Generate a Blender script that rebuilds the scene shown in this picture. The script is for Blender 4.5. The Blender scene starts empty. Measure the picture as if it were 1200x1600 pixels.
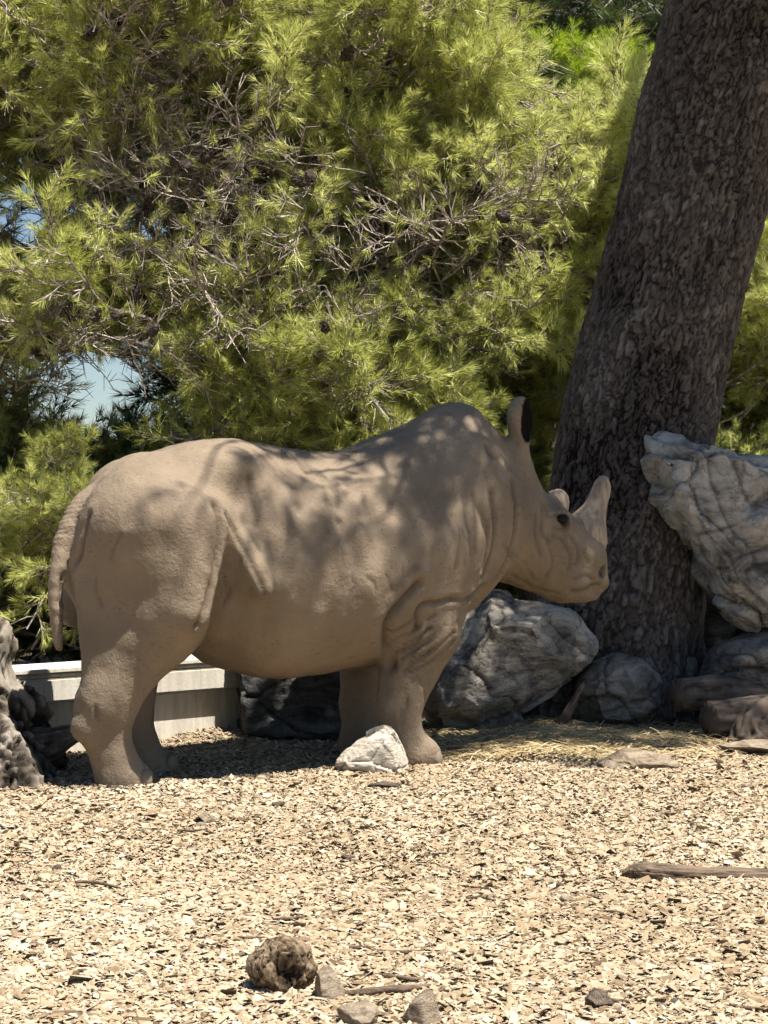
import bpy, bmesh, math, random
import numpy as np
from mathutils import Vector, Matrix, Euler

# ------------------------------------------------------------------ camera
F_PX, CAM_H = 3200.0, 1.2          # focal length in photo pixels (1200 x 1600), eye height
scene = bpy.context.scene
cam_data = bpy.data.cameras.new("camera")
cam_data.sensor_fit = 'VERTICAL'
cam_data.sensor_height = 36.0
cam_data.lens = F_PX / 1600.0 * 36.0
cam_data.clip_start, cam_data.clip_end = 0.1, 3000.0
camera = bpy.data.objects.new("camera", cam_data)
scene.collection.objects.link(camera)
camera.location = (0.0, 0.0, CAM_H)
camera.rotation_euler = (math.radians(90), 0.0, 0.0)
scene.camera = camera

# ------------------------------------------------------------------ light
SUN_ELEV = math.radians(69.0)
SUN_AZ = (0.83, -0.56)             # horizontal direction towards the sun: behind the viewer, to the right
_n = math.hypot(*SUN_AZ)
SUN = Vector((SUN_AZ[0] / _n * math.cos(SUN_ELEV), SUN_AZ[1] / _n * math.cos(SUN_ELEV), math.sin(SUN_ELEV)))
world = bpy.data.worlds.new("World")
scene.world = world
world.use_nodes = True
wn = world.node_tree
wn.nodes.clear()
w_out = wn.nodes.new('ShaderNodeOutputWorld')
w_bg = wn.nodes.new('ShaderNodeBackground')
w_sky = wn.nodes.new('ShaderNodeTexSky')
w_sky.sky_type = 'NISHITA'
w_sky.sun_disc = False
w_sky.sun_elevation = SUN_ELEV
w_sky.sun_rotation = math.atan2(SUN.x, SUN.y)
w_sky.air_density, w_sky.dust_density, w_sky.ozone_density = 1.0, 0.2, 3.2
w_bg.inputs['Strength'].default_value = 0.05
wn.links.new(w_sky.outputs[0], w_bg.inputs['Color'])
wn.links.new(w_bg.outputs[0], w_out.inputs['Surface'])
sun_data = bpy.data.lights.new("sun", 'SUN')
sun_data.energy = 5.0
sun_data.angle = math.radians(0.55)
sun_data.color = (1.0, 0.945, 0.86)
sun = bpy.data.objects.new("sun", sun_data)
scene.collection.objects.link(sun)
sun.rotation_euler = SUN.to_track_quat('Z', 'Y').to_euler()
sun.location = (6, -10, 18)
vs = scene.view_settings
vs.view_transform, vs.look, vs.gamma, vs.use_curve_mapping = 'Standard', 'None', 1.0, False
vs.exposure = 1.1
scene.cycles.max_bounces = 4
scene.cycles.diffuse_bounces = 1
scene.cycles.adaptive_threshold = 0.025
scene.cycles.use_light_tree = False
scene.cycles.transparent_max_bounces = 4

# ------------------------------------------------------------------ helpers
COL = scene.collection
rng = np.random.default_rng(7)

def px(u, v, D):
    """world point at depth D (metres in front of the eye) seen at photo pixel u, v"""
    return np.array([(u - 600.0) / F_PX * D, D, CAM_H - (v - 800.0) / F_PX * D])

def gnd(u, v, z=0.0):
    """world point on the ground seen at photo pixel u, v"""
    return px(u, v, F_PX * (CAM_H - z) / (v - 800.0))

def tag(o, label=None, cat=None, group=None, kind=None):
    if label: o['label'] = label
    if cat: o['category'] = cat
    if group: o['group'] = group
    if kind: o['kind'] = kind
    return o

def empty(name, loc=(0, 0, 0), rz=0.0):
    o = bpy.data.objects.new(name, None)
    COL.objects.link(o)
    o.location = loc
    o.rotation_euler = (0, 0, rz)
    o.empty_display_size = 0.1
    return o

def link(name, me, mat=None, parent=None):
    o = bpy.data.objects.new(name, me)
    COL.objects.link(o)
    if mat is not None and len(me.materials) == 0: me.materials.append(mat)
    if parent is not None: o.parent = parent
    return o

def mesh_np(name, V, Fc, smooth=True):
    """mesh from numpy arrays: V (n,3), Fc (m,3) or (m,4), or a list of such arrays"""
    me = bpy.data.meshes.new(name)
    Fs = [f for f in (Fc if isinstance(Fc, list) else [Fc]) if len(f)]
    me.vertices.add(len(V))
    me.vertices.foreach_set('co', np.ascontiguousarray(V, dtype=np.float32).ravel())
    nl = sum(f.size for f in Fs); npoly = sum(len(f) for f in Fs)
    me.loops.add(nl); me.polygons.add(npoly)
    me.loops.foreach_set('vertex_index', np.concatenate([f.ravel() for f in Fs]).astype(np.int32))
    tot = np.concatenate([np.full(len(f), f.shape[1]) for f in Fs])
    me.polygons.foreach_set('loop_start', np.concatenate([[0], np.cumsum(tot)[:-1]]).astype(np.int32))
    me.polygons.foreach_set('use_smooth', np.full(npoly, smooth))
    me.update(calc_edges=True)
    return me

def attr(me, name, vals, domain='POINT', kind='FLOAT'):
    a = me.attributes.new(name, kind, domain)
    a.data.foreach_set('value' if kind == 'FLOAT' else 'color', np.ascontiguousarray(vals, dtype=np.float32).ravel())

# --- noise
def _hash(ix, iy, iz, seed):
    h = (ix * 374761393 + iy * 668265263 + iz * 2147483647 + seed * 974634777) & 0xFFFFFFFF
    h = ((h ^ (h >> 13)) * 1274126177) & 0xFFFFFFFF
    h = ((h ^ (h >> 16)) * 2246822519) & 0xFFFFFFFF
    return ((h ^ (h >> 15)) & 0xFFFF) / 65535.0

def vnoise(P, seed=0):
    P = np.asarray(P, dtype=np.float64)
    I = np.floor(P).astype(np.int64); f = P - I
    f = f * f * f * (f * (f * 6 - 15) + 10)
    r = 0.0
    for dx in (0, 1):
        wx = f[:, 0] if dx else 1 - f[:, 0]
        for dy in (0, 1):
            wy = f[:, 1] if dy else 1 - f[:, 1]
            for dz in (0, 1):
                wz = f[:, 2] if dz else 1 - f[:, 2]
                r = r + wx * wy * wz * _hash(I[:, 0] + dx, I[:, 1] + dy, I[:, 2] + dz, seed)
    return r * 2 - 1

def fbm(P, octaves=4, seed=0, gain=0.5, lac=2.03):
    P = np.asarray(P, dtype=np.float64); a, r = 1.0, 0.0
    for o in range(octaves):
        r = r + a * vnoise(P + 17.3 * o, seed + o); P = P * lac; a *= gain
    return r

def worley(P, seed=0, jitter=1.0):
    """F1, F2 distances and a random value for the nearest cell"""
    I = np.floor(P).astype(np.int64)
    f1 = np.full(len(P), 9.0); f2 = np.full(len(P), 9.0); cid = np.zeros(len(P))
    for dx in (-1, 0, 1):
        for dy in (-1, 0, 1):
            for dz in (-1, 0, 1):
                C = I + np.array([dx, dy, dz])
                q = np.stack([_hash(C[:, 0], C[:, 1], C[:, 2], seed + s) for s in (11, 23, 37)], 1)
                d = np.linalg.norm(C + 0.5 + (q - 0.5) * jitter - P, axis=1)
                near = d < f1
                f2 = np.where(near, f1, np.minimum(f2, d))
                cid = np.where(near, q[:, 0], cid)
                f1 = np.where(near, d, f1)
    return f1, f2, cid

# --- signed distance grid and its surface
class Grid:
    def __init__(s, lo, hi, h):
        s.lo = np.array(lo, float); s.h = h
        s.n = np.ceil((np.array(hi) - s.lo) / h).astype(int) + 1
        s.ax = [s.lo[i] + h * np.arange(s.n[i]) for i in range(3)]
        s.d = np.full(s.n, 5.0, dtype=np.float32)
    def box(s, lo, hi):
        a = np.clip(np.floor((np.array(lo) - s.lo) / s.h).astype(int), 0, s.n - 1)
        b = np.clip(np.ceil((np.array(hi) - s.lo) / s.h).astype(int) + 1, 1, s.n)
        sl = tuple(slice(a[i], b[i]) for i in range(3))
        X, Y, Z = np.meshgrid(*[s.ax[i][sl[i]] for i in range(3)], indexing='ij', sparse=True)
        return sl, X, Y, Z
    def smin(s, sl, d, k):
        a = s.d[sl]
        h = np.maximum(k - np.abs(a - d), 0) / k
        s.d[sl] = np.minimum(a, d) - h * h * k * 0.25
    def smax(s, sl, d, k):      # carve: keeps field where -d is larger
        a = s.d[sl]
        h = np.maximum(k - np.abs(a - d), 0) / k
        s.d[sl] = np.maximum(a, d) + h * h * k * 0.25
    def cone(s, a, b, ra, rb, k=0.05, sy=1.0, sub=False):
        a = np.array(a, float); b = np.array(b, float)
        r = max(ra, rb) * max(sy, 1) + k + 3 * s.h
        sl, X, Y, Z = s.box(np.minimum(a, b) - r, np.maximum(a, b) + r)
        ab = b - a; ab2 = ab.copy(); ab2[1] /= sy
        px_, py_, pz_ = X - a[0], (Y - a[1]) / sy, Z - a[2]
        L = max(ab2 @ ab2, 1e-9)
        t = np.clip((px_ * ab2[0] + py_ * ab2[1] + pz_ * ab2[2]) / L, 0, 1)
        d = np.sqrt((px_ - t * ab2[0]) ** 2 + (py_ - t * ab2[1]) ** 2 + (pz_ - t * ab2[2]) ** 2) - (ra + (rb - ra) * t)
        if sub: s.smax(sl, -d, k)
        else: s.smin(sl, d, k)
    def ell(s, c, r, k=0.05, rot=None, sub=False):
        c = np.array(c, float); r = np.array(r, float)
        m = r.max() + k + 3 * s.h
        sl, X, Y, Z = s.box(c - m, c + m)
        x, y, z = X - c[0], Y - c[1], Z - c[2]
        if rot is not None:
            R = np.array(Euler(rot).to_matrix()).T
            x, y, z = (R[i][0] * x + R[i][1] * y + R[i][2] * z for i in range(3))
        k0 = np.sqrt((x / r[0]) ** 2 + (y / r[1]) ** 2 + (z / r[2]) ** 2)
        k1 = np.sqrt((x / r[0] ** 2) ** 2 + (y / r[1] ** 2) ** 2 + (z / r[2] ** 2) ** 2) + 1e-6
        d = k0 * (k0 - 1) / k1
        if sub: s.smax(sl, -d, k)
        else: s.smin(sl, d, k)
    def surface(s):
        D = s.d; ins = D < 0
        nx, ny, nz = D.shape
        cnt = np.zeros((nx - 1, ny - 1, nz - 1), np.int8)
        for i in (0, 1):
            for j in (0, 1):
                for k in (0, 1):
                    cnt += ins[i:nx - 1 + i, j:ny - 1 + j, k:nz - 1 + k]
        act = np.argwhere((cnt > 0) & (cnt < 8))
        idx = np.full(cnt.shape, -1, np.int64)
        idx[tuple(act.T)] = np.arange(len(act))
        acc = np.zeros((len(act), 3)); num = np.zeros(len(act))
        cor = [(i, j, k) for i in (0, 1) for j in (0, 1) for k in (0, 1)]
        for p in cor:
            for ax in range(3):
                if p[ax]: continue
                q = list(p); q[ax] = 1
                a = D[act[:, 0] + p[0], act[:, 1] + p[1], act[:, 2] + p[2]]
                b = D[act[:, 0] + q[0], act[:, 1] + q[1], act[:, 2] + q[2]]
                m = (a < 0) != (b < 0)
                t = np.where(m, a / np.where(m, a - b, 1), 0)
                pos = np.array(p, float)[None, :].repeat(len(act), 0)
                pos[:, ax] += t
                acc += pos * m[:, None]; num += m
        V = s.lo + (act + acc / num[:, None]) * s.h
        quads = []
        for ax in range(3):
            sl0 = [slice(None)] * 3; sl1 = [slice(None)] * 3
            sl0[ax] = slice(0, -1); sl1[ax] = slice(1, None)
            e = ins[tuple(sl0)] != ins[tuple(sl1)]
            E = np.argwhere(e)
            o1, o2 = [(1, 2), (2, 0), (0, 1)][ax]
            ok = (E[:, o1] > 0) & (E[:, o2] > 0) & (E[:, o1] < D.shape[o1] - 1) & (E[:, o2] < D.shape[o2] - 1)
            E = E[ok]
            def cell(d1, d2):
                C = E.copy(); C[:, o1] -= d1; C[:, o2] -= d2
                return idx[tuple(C.T)]
            Q = np.stack([cell(1, 1), cell(0, 1), cell(0, 0), cell(1, 0)], 1)
            flip = ~ins[tuple(E.T)]
            Q[flip] = Q[flip][:, ::-1]
            quads.append(Q)
        return V, np.concatenate(quads)

def tube_np(P, R, n=8, cap=True):
    """tapered tube along points P with radii R; returns V, quads, tris"""
    P = np.array(P, float); R = np.array(R, float); m = len(P)
    T = np.gradient(P, axis=0); T /= np.linalg.norm(T, axis=1)[:, None] + 1e-9
    up = np.array([0.0, 0, 1]) if abs(T[0, 2]) < 0.9 else np.array([1.0, 0, 0])
    A = np.cross(T, up); A /= np.linalg.norm(A, axis=1)[:, None] + 1e-9
    B = np.cross(T, A)
    an = np.arange(n) / n * 2 * math.pi
    V = (P[:, None] + R[:, None, None] * (np.cos(an)[None, :, None] * A[:, None] + np.sin(an)[None, :, None] * B[:, None])).reshape(-1, 3)
    i = np.arange(m - 1)[:, None] * n; j = np.arange(n)[None]; j2 = (j + 1) % n
    Q = np.stack([i + j, i + n + j, i + n + j2, i + j2], -1).reshape(-1, 4)
    Tr = np.zeros((0, 3), int)
    if cap:
        V = np.concatenate([V, P[:1], P[-1:]]); k = np.arange(n)
        Tr = np.concatenate([np.stack([np.full(n, m * n), k, (k + 1) % n], 1),
                             np.stack([np.full(n, m * n + 1), (m - 1) * n + (k + 1) % n, (m - 1) * n + k], 1)])
    return V, Q, Tr

class Bag:
    """collects many small pieces into one mesh"""
    def __init__(s): s.V, s.Q, s.T, s.A, s.n = [], [], [], [], 0
    def add(s, V, Q=None, T=None, a=0.0):
        s.V.append(V)
        if Q is not None and len(Q): s.Q.append(Q + s.n)
        if T is not None and len(T): s.T.append(T + s.n)
        s.A.append(np.broadcast_to(np.asarray(a, float), (len(V),)))
        s.n += len(V)
    def mesh(s, name, smooth=True):
        Fs = []
        if s.Q: Fs.append(np.concatenate(s.Q))
        if s.T: Fs.append(np.concatenate(s.T))
        me = mesh_np(name, np.concatenate(s.V), Fs, smooth)
        attr(me, 'tone', np.concatenate(s.A))
        return me

# --- materials
class Mat:
    """small node-building helper"""
    def __init__(s, name):
        s.m = bpy.data.materials.new(name); s.m.use_nodes = True
        s.t = s.m.node_tree; s.b = s.t.nodes['Principled BSDF']; s.out = s.t.nodes['Material Output']
        s.b.inputs['Specular IOR Level'].default_value = 0.25
    def n(s, kind, **kw):
        x = s.t.nodes.new('ShaderNode' + kind)
        for k, v in kw.items():
            if k in x.inputs: s.put(x.inputs[k], v)
            else: setattr(x, k, v)
        return x
    def put(s, sock, v):
        if hasattr(v, 'links') or isinstance(v, bpy.types.NodeSocket): s.t.links.new(v, sock)
        else: sock.default_value = v
    def coord(s, kind='Object', scale=(1, 1, 1), rot=(0, 0, 0)):
        c = s.n('TexCoord'); mp = s.n('Mapping')
        s.t.links.new(c.outputs[kind], mp.inputs['Vector'])
        mp.inputs['Scale'].default_value = scale; mp.inputs['Rotation'].default_value = rot
        return mp.outputs[0]
    def noise(s, vec, scale, detail=5.0, rough=0.6, dist=0.0):
        x = s.n('TexNoise', Scale=scale, Detail=detail, Roughness=rough, Distortion=dist)
        s.t.links.new(vec, x.inputs['Vector'])
        return x.outputs['Fac']
    def voro(s, vec, scale, feature='F1', out='Distance', rand=1.0):
        x = s.n('TexVoronoi', feature=feature, Scale=scale, Randomness=rand)
        s.t.links.new(vec, x.inputs['Vector'])
        return x.outputs[out]
    def ramp(s, fac, stops):
        x = s.n('ValToRGB'); r = x.color_ramp
        while len(r.elements) < len(stops): r.elements.new(0.5)
        for e, (p, c) in zip(r.elements, stops):
            e.position = p; e.color = (c, c, c, 1) if isinstance(c, (int, float)) else (*c, 1)
        s.t.links.new(fac, x.inputs['Fac'])
        return x.outputs['Color']
    def mix(s, fac, a, b, mode='MIX'):
        x = s.n('Mix', data_type='RGBA', blend_type=mode)
        for sock, v in ((x.inputs[0], fac), (x.inputs[6], a), (x.inputs[7], b)):
            if isinstance(v, tuple) and len(v) == 3: v = (*v, 1)
            s.put(sock, v)
        return x.outputs[2]
    def math(s, op, a, b=0.5, clamp=False):
        x = s.n('Math', operation=op, use_clamp=clamp)
        s.put(x.inputs[0], a); s.put(x.inputs[1], b)
        return x.outputs[0]
    def attr(s, name, out='Fac'):
        return s.n('Attribute', attribute_name=name).outputs[out]
    def bump(s, h, strength, dist, prev=None):
        x = s.n('Bump', Strength=strength, Distance=dist)
        s.t.links.new(h, x.inputs['Height'])
        if prev is not None: s.t.links.new(prev, x.inputs['Normal'])
        return x.outputs[0]
    def done(s, color, rough=0.9, normal=None, spec=0.2):
        s.put(s.b.inputs['Base Color'], color if not (isinstance(color, tuple) and len(color) == 3) else (*color, 1))
        s.put(s.b.inputs['Roughness'], rough)
        s.b.inputs['Specular IOR Level'].default_value = spec
        if normal is not None: s.t.links.new(normal, s.b.inputs['Normal'])
        return s.m

def catmull(P, n):
    """smooth polyline through points P, n samples"""
    P = np.array(P, float)
    if len(P) == 2: return P[0] + (P[1] - P[0]) * np.linspace(0, 1, n)[:, None]
    Q = np.concatenate([[2 * P[0] - P[1]], P, [2 * P[-1] - P[-2]]])
    t = np.linspace(0, len(P) - 1 - 1e-6, n); i = t.astype(int); f = (t - i)[:, None]
    a, b, c, d = Q[i], Q[i + 1], Q[i + 2], Q[i + 3]
    return 0.5 * (2 * b + (c - a) * f + (2 * a - 5 * b + 4 * c - d) * f ** 2 + (3 * b - a - 3 * c + d) * f ** 3)

# ------------------------------------------------------------------ ground
def ground_z(x, y):
    P = np.stack([x, y, np.zeros_like(x)], 1)
    z = 0.012 * fbm(P * 0.9, 3, 21) + 0.006 * fbm(P * 4.0, 2, 22)
    z = z * np.clip(1.4 - np.abs(y - 8) / 30, 0, 1)
    # low bank of rubble against the foot of the concrete kerb wall
    z += 0.055 * np.exp(-(((x + 0.95) / 0.32) ** 2 + ((y - 10.75) / 0.30) ** 2))
    return z

M = Mat('soil'); co = M.coord()
a = M.noise(co, 3.0, 6, .65); b_ = M.noise(co, 45, 5, .7); v_ = M.voro(co, 70, 'F1', 'Color')
c = M.ramp(a, [(.3, (.22, .16, .095)), (.7, (.36, .28, .17))])
c = M.mix(M.math('MULTIPLY', b_, .8), c, (.42, .33, .22))
c = M.mix(.35, c, M.mix(.9, v_, (.40, .31, .20), 'MULTIPLY'), 'MIX')
soil_m = M.done(c, .95, M.bump(M.voro(co, 60, 'F1'), .7, .02), .15)

gx = np.concatenate([[-300, -120, -50, -20, -10], np.linspace(-5, 5, 168), [10, 20, 50, 120, 300]])
gy = np.concatenate([[-60, -15, -4, 0, 2], np.linspace(3.5, 13.5, 168), [15, 18, 22, 30, 50, 100, 300, 900]])
GX, GY = np.meshgrid(gx, gy, indexing='ij')
V = np.stack([GX.ravel(), GY.ravel(), ground_z(GX.ravel(), GY.ravel())], 1)
i = (np.arange(len(gx) - 1)[:, None] * len(gy) + np.arange(len(gy) - 1)[None]).ravel()
tag(link('ground', mesh_np('ground', V, np.stack([i, i + len(gy), i + len(gy) + 1, i + 1], 1)), soil_m), kind='structure')

# wood chips: short bent flakes strewn over the yard, too many to count
M = Mat('wood_chip'); t = M.attr('tone')
c = M.ramp(t, [(0., (.080, .054, .031)), (.22, (.200, .143, .083)), (.5, (.330, .250, .156)), (.8, (.440, .358, .250)), (1., (.57, .51, .39))])
c = M.mix(M.math('MULTIPLY', M.noise(M.coord(scale=(1, 1, 1)), 120, 3), .35), c, (.30, .21, .12))
chip_m = M.done(c, .85, None, .2)

def chips(n, seed):
    g = np.random.default_rng(seed)
    # even cover per square metre inside the view and a margin round it
    D = np.sqrt(g.uniform(4.2 ** 2, 12.2 ** 2, n * 2))
    X = g.uniform(-0.27, 0.27, n * 2) * D
    keep = (np.abs(X) < 0.2 * D + 0.5) & (g.random(n * 2) < np.clip(1.25 - 0.08 * (D - 4), 0.30, 1.0))
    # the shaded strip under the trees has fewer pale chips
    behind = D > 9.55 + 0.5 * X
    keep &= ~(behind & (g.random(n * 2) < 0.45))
    D, X, behind = D[keep], X[keep], behind[keep]; m = len(D)
    print('chips', m)
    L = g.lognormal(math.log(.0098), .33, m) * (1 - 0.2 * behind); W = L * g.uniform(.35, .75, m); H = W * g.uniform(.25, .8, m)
    an = g.uniform(0, math.pi, m) * 1.0; an = np.where(g.random(m) < .45, g.normal(0, .5, m), an)
    tl, rl = g.normal(0, .28, m), g.normal(0, .35, m)
    T = np.array([[-1, -1, 0], [1, -.7, 0], [1.05, .8, 0], [-.9, 1, 0], [-.75, .1, 1], [.8, -.05, .9]])
    P = T[None] * np.stack([L, W, H], 1)[:, None]
    P[:, :, 1] += (P[:, :, 0] ** 2 / L[:, None]) * g.normal(0, .35, m)[:, None]
    P[:, :, 2] += P[:, :, 0] * tl[:, None] + P[:, :, 1] * rl[:, None]
    ca, sa = np.cos(an)[:, None], np.sin(an)[:, None]
    Q = np.stack([P[:, :, 0] * ca - P[:, :, 1] * sa, P[:, :, 0] * sa + P[:, :, 1] * ca, P[:, :, 2]], 2)
    base = np.stack([X, D, ground_z(X, D) + g.uniform(-.001, .011, m)], 1)
    Vv = (Q + base[:, None]).reshape(-1, 3)
    o = (np.arange(m) * 6)[:, None]
    Fq = np.concatenate([o + np.array([[0, 1, 5, 4]]), o + np.array([[2, 3, 4, 5]])])
    near = np.flatnonzero(D < 6.6); on = o[near]
    Ft = np.concatenate([on + np.array([[1, 2, 5]]), on + np.array([[3, 0, 4]])])
    me = mesh_np('wood_chips', Vv, [Fq, Ft], smooth=False)
    patch = fbm(np.stack([X, D, X * 0], 1) * 1.3, 3, 5) * .10
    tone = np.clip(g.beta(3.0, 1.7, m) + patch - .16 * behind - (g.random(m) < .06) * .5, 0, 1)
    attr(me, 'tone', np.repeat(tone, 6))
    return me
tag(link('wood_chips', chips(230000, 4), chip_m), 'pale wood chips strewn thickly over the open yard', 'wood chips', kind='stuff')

# ------------------------------------------------------------------ concrete kerb wall
M = Mat('concrete'); co = M.coord()
a = M.noise(co, 3.5, 7, .65); st = M.noise(M.coord(scale=(6, 6, .7)), 5, 5, .6); f = M.noise(co, 120, 3, .6)
c = M.ramp(a, [(.3, (.64, .585, .49)), (.7, (.78, .735, .64))])
c = M.mix(M.ramp(st, [(.45, 0.), (.75, .55)]), c, (.30, .26, .21))
c = M.mix(M.math('MULTIPLY', f, .25), c, (.28, .25, .21))
concrete_m = M.done(c, .88, M.bump(M.noise(co, 60, 5), .3, .006), .2)
def box(lo, hi, name, mat, parent, bev=.006):
    bm = bmesh.new(); bmesh.ops.create_cube(bm, size=1)
    for v in bm.verts: v.co = Vector([lo[k] + (v.co[k] + .5) * (hi[k] - lo[k]) for k in range(3)])
    if bev: bmesh.ops.bevel(bm, geom=bm.edges[:], offset=bev, segments=2, affect='EDGES')
    me = bpy.data.meshes.new(name); bm.to_mesh(me); bm.free()
    return link(name, me, mat, parent)
wp = gnd(92, 1184); wq = gnd(330, 1160)
w_ang = math.atan2(wq[1] - wp[1], wq[0] - wp[0])
wall = empty('concrete_wall', (wp[0], wp[1], 0), w_ang)
tag(wall, 'low pale concrete wall with an overhanging capping behind the rhinoceros', 'wall')
WH = 0.425
box((-3.2, .058, -.3), (1.35, .34, WH - .155), 'lower_wall', concrete_m, wall)
box((-3.2, 0, WH - .155 + .002), (1.35, .34, WH - .036), 'upper_beam', concrete_m, wall, .01)
box((-3.2, .012, WH - .034), (1.35, .33, WH - .012), 'coping_course', concrete_m, wall, .004)
box((-3.2, -.004, WH - .010), (1.35, .34, WH + .012), 'coping_slab', concrete_m, wall, .004)

# ------------------------------------------------------------------ rocks
def limestone(name, pale, mid, dark, stain=.5, sc=1.0):
    M = Mat(name); co = M.coord()
    a = M.noise(M.coord(scale=(1, 1, 2.4), rot=(.4, .7, .2)), 2.6 * sc, 8, .70, .8); b = M.noise(co, 9 * sc, 8, .7, .4); k = M.voro(M.coord(scale=(1, 1, .6)), 5 * sc, 'DISTANCE_TO_EDGE')
    nz = M.noise(co, 5 * sc, 4, .6)
    vec = M.n('VectorMath', operation='ADD')
    cn = M.n('TexNoise', Scale=6 * sc, Detail=4); M.t.links.new(co, cn.inputs['Vector'])
    M.t.links.new(co, vec.inputs[0])
    sv = M.n('VectorMath', operation='SCALE'); M.t.links.new(cn.outputs['Color'], sv.inputs[0]); sv.inputs['Scale'].default_value = .30
    M.t.links.new(sv.outputs[0], vec.inputs[1])
    k = M.voro(vec.outputs[0], 4.2 * sc, 'DISTANCE_TO_EDGE')
    k2 = M.voro(vec.outputs[0], 13 * sc, 'DISTANCE_TO_EDGE')
    c = M.ramp(a, [(.34, dark), (.47, mid), (.60, pale)])
    c = M.mix(M.ramp(b, [(.52, 0.), (.62, stain)]), c, dark)
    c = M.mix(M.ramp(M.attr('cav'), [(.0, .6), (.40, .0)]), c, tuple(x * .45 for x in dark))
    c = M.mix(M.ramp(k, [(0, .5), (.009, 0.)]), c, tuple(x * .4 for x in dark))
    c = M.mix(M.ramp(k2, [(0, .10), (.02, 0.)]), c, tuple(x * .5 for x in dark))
    bp = M.bump(M.ramp(k, [(0, 0.), (.02, 1.)]), .35, .012)
    bp = M.bump(M.ramp(k2, [(0, 0.), (.05, 1.)]), .2, .006, bp)
    bp = M.bump(b, .6, .03, bp)
    bp = M.bump(M.noise(M.coord(scale=(1, 1, 3.2), rot=(.4, .7, .2)), 9 * sc, 7, .7, .5), .7, .035, bp)
    bp = M.bump(M.noise(co, 55 * sc, 6, .7), .5, .008, bp)
    return M.done(c, .92, bp, .18)
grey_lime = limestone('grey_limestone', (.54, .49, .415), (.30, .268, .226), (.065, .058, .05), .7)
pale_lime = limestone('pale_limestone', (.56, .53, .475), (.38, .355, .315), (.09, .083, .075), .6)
shaded_lime = limestone('shaded_limestone', (.16, .155, .145), (.075, .073, .068), (.02, .02, .018), .6)  # limestone with the shade it lies in painted into its colours
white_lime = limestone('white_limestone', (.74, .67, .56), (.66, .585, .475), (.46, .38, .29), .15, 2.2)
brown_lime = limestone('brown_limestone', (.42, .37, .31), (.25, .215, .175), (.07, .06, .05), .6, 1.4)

def hull_planes(P):
    bm = bmesh.new()
    for p in P: bm.verts.new(p)
    bmesh.ops.convex_hull(bm, input=bm.verts)
    bm.normal_update()
    pl = []
    c = P.mean(0)
    for f in bm.faces:
        n = np.array(f.normal); o = np.array(f.verts[0].co)
        if n @ (c - o) > 0: n = -n
        if np.linalg.norm(n) > .5: pl.append((n, n @ o))
    bm.free()
    return pl

def facets(P, seed):
    I = np.floor(P).astype(np.int64)
    f1 = np.full(len(P), 9.0); f2 = np.full(len(P), 9.0); tl = np.zeros(len(P))
    for dx in (-1, 0, 1):
        for dy in (-1, 0, 1):
            for dz in (-1, 0, 1):
                C = I + np.array([dx, dy, dz])
                q = np.stack([_hash(C[:, 0], C[:, 1], C[:, 2], seed + s) for s in (11, 23, 37)], 1)
                o = P - (C + q); d = np.linalg.norm(o, axis=1); near = d < f1
                f2 = np.where(near, f1, np.minimum(f2, d)); f1 = np.where(near, d, f1)
                t = (o * (np.roll(q, 1, 1) * 2 - 1)).sum(1) + (q[:, 1] - .5) * .5
                tl = np.where(near, t, tl)
    return tl, f1, f2

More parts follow.
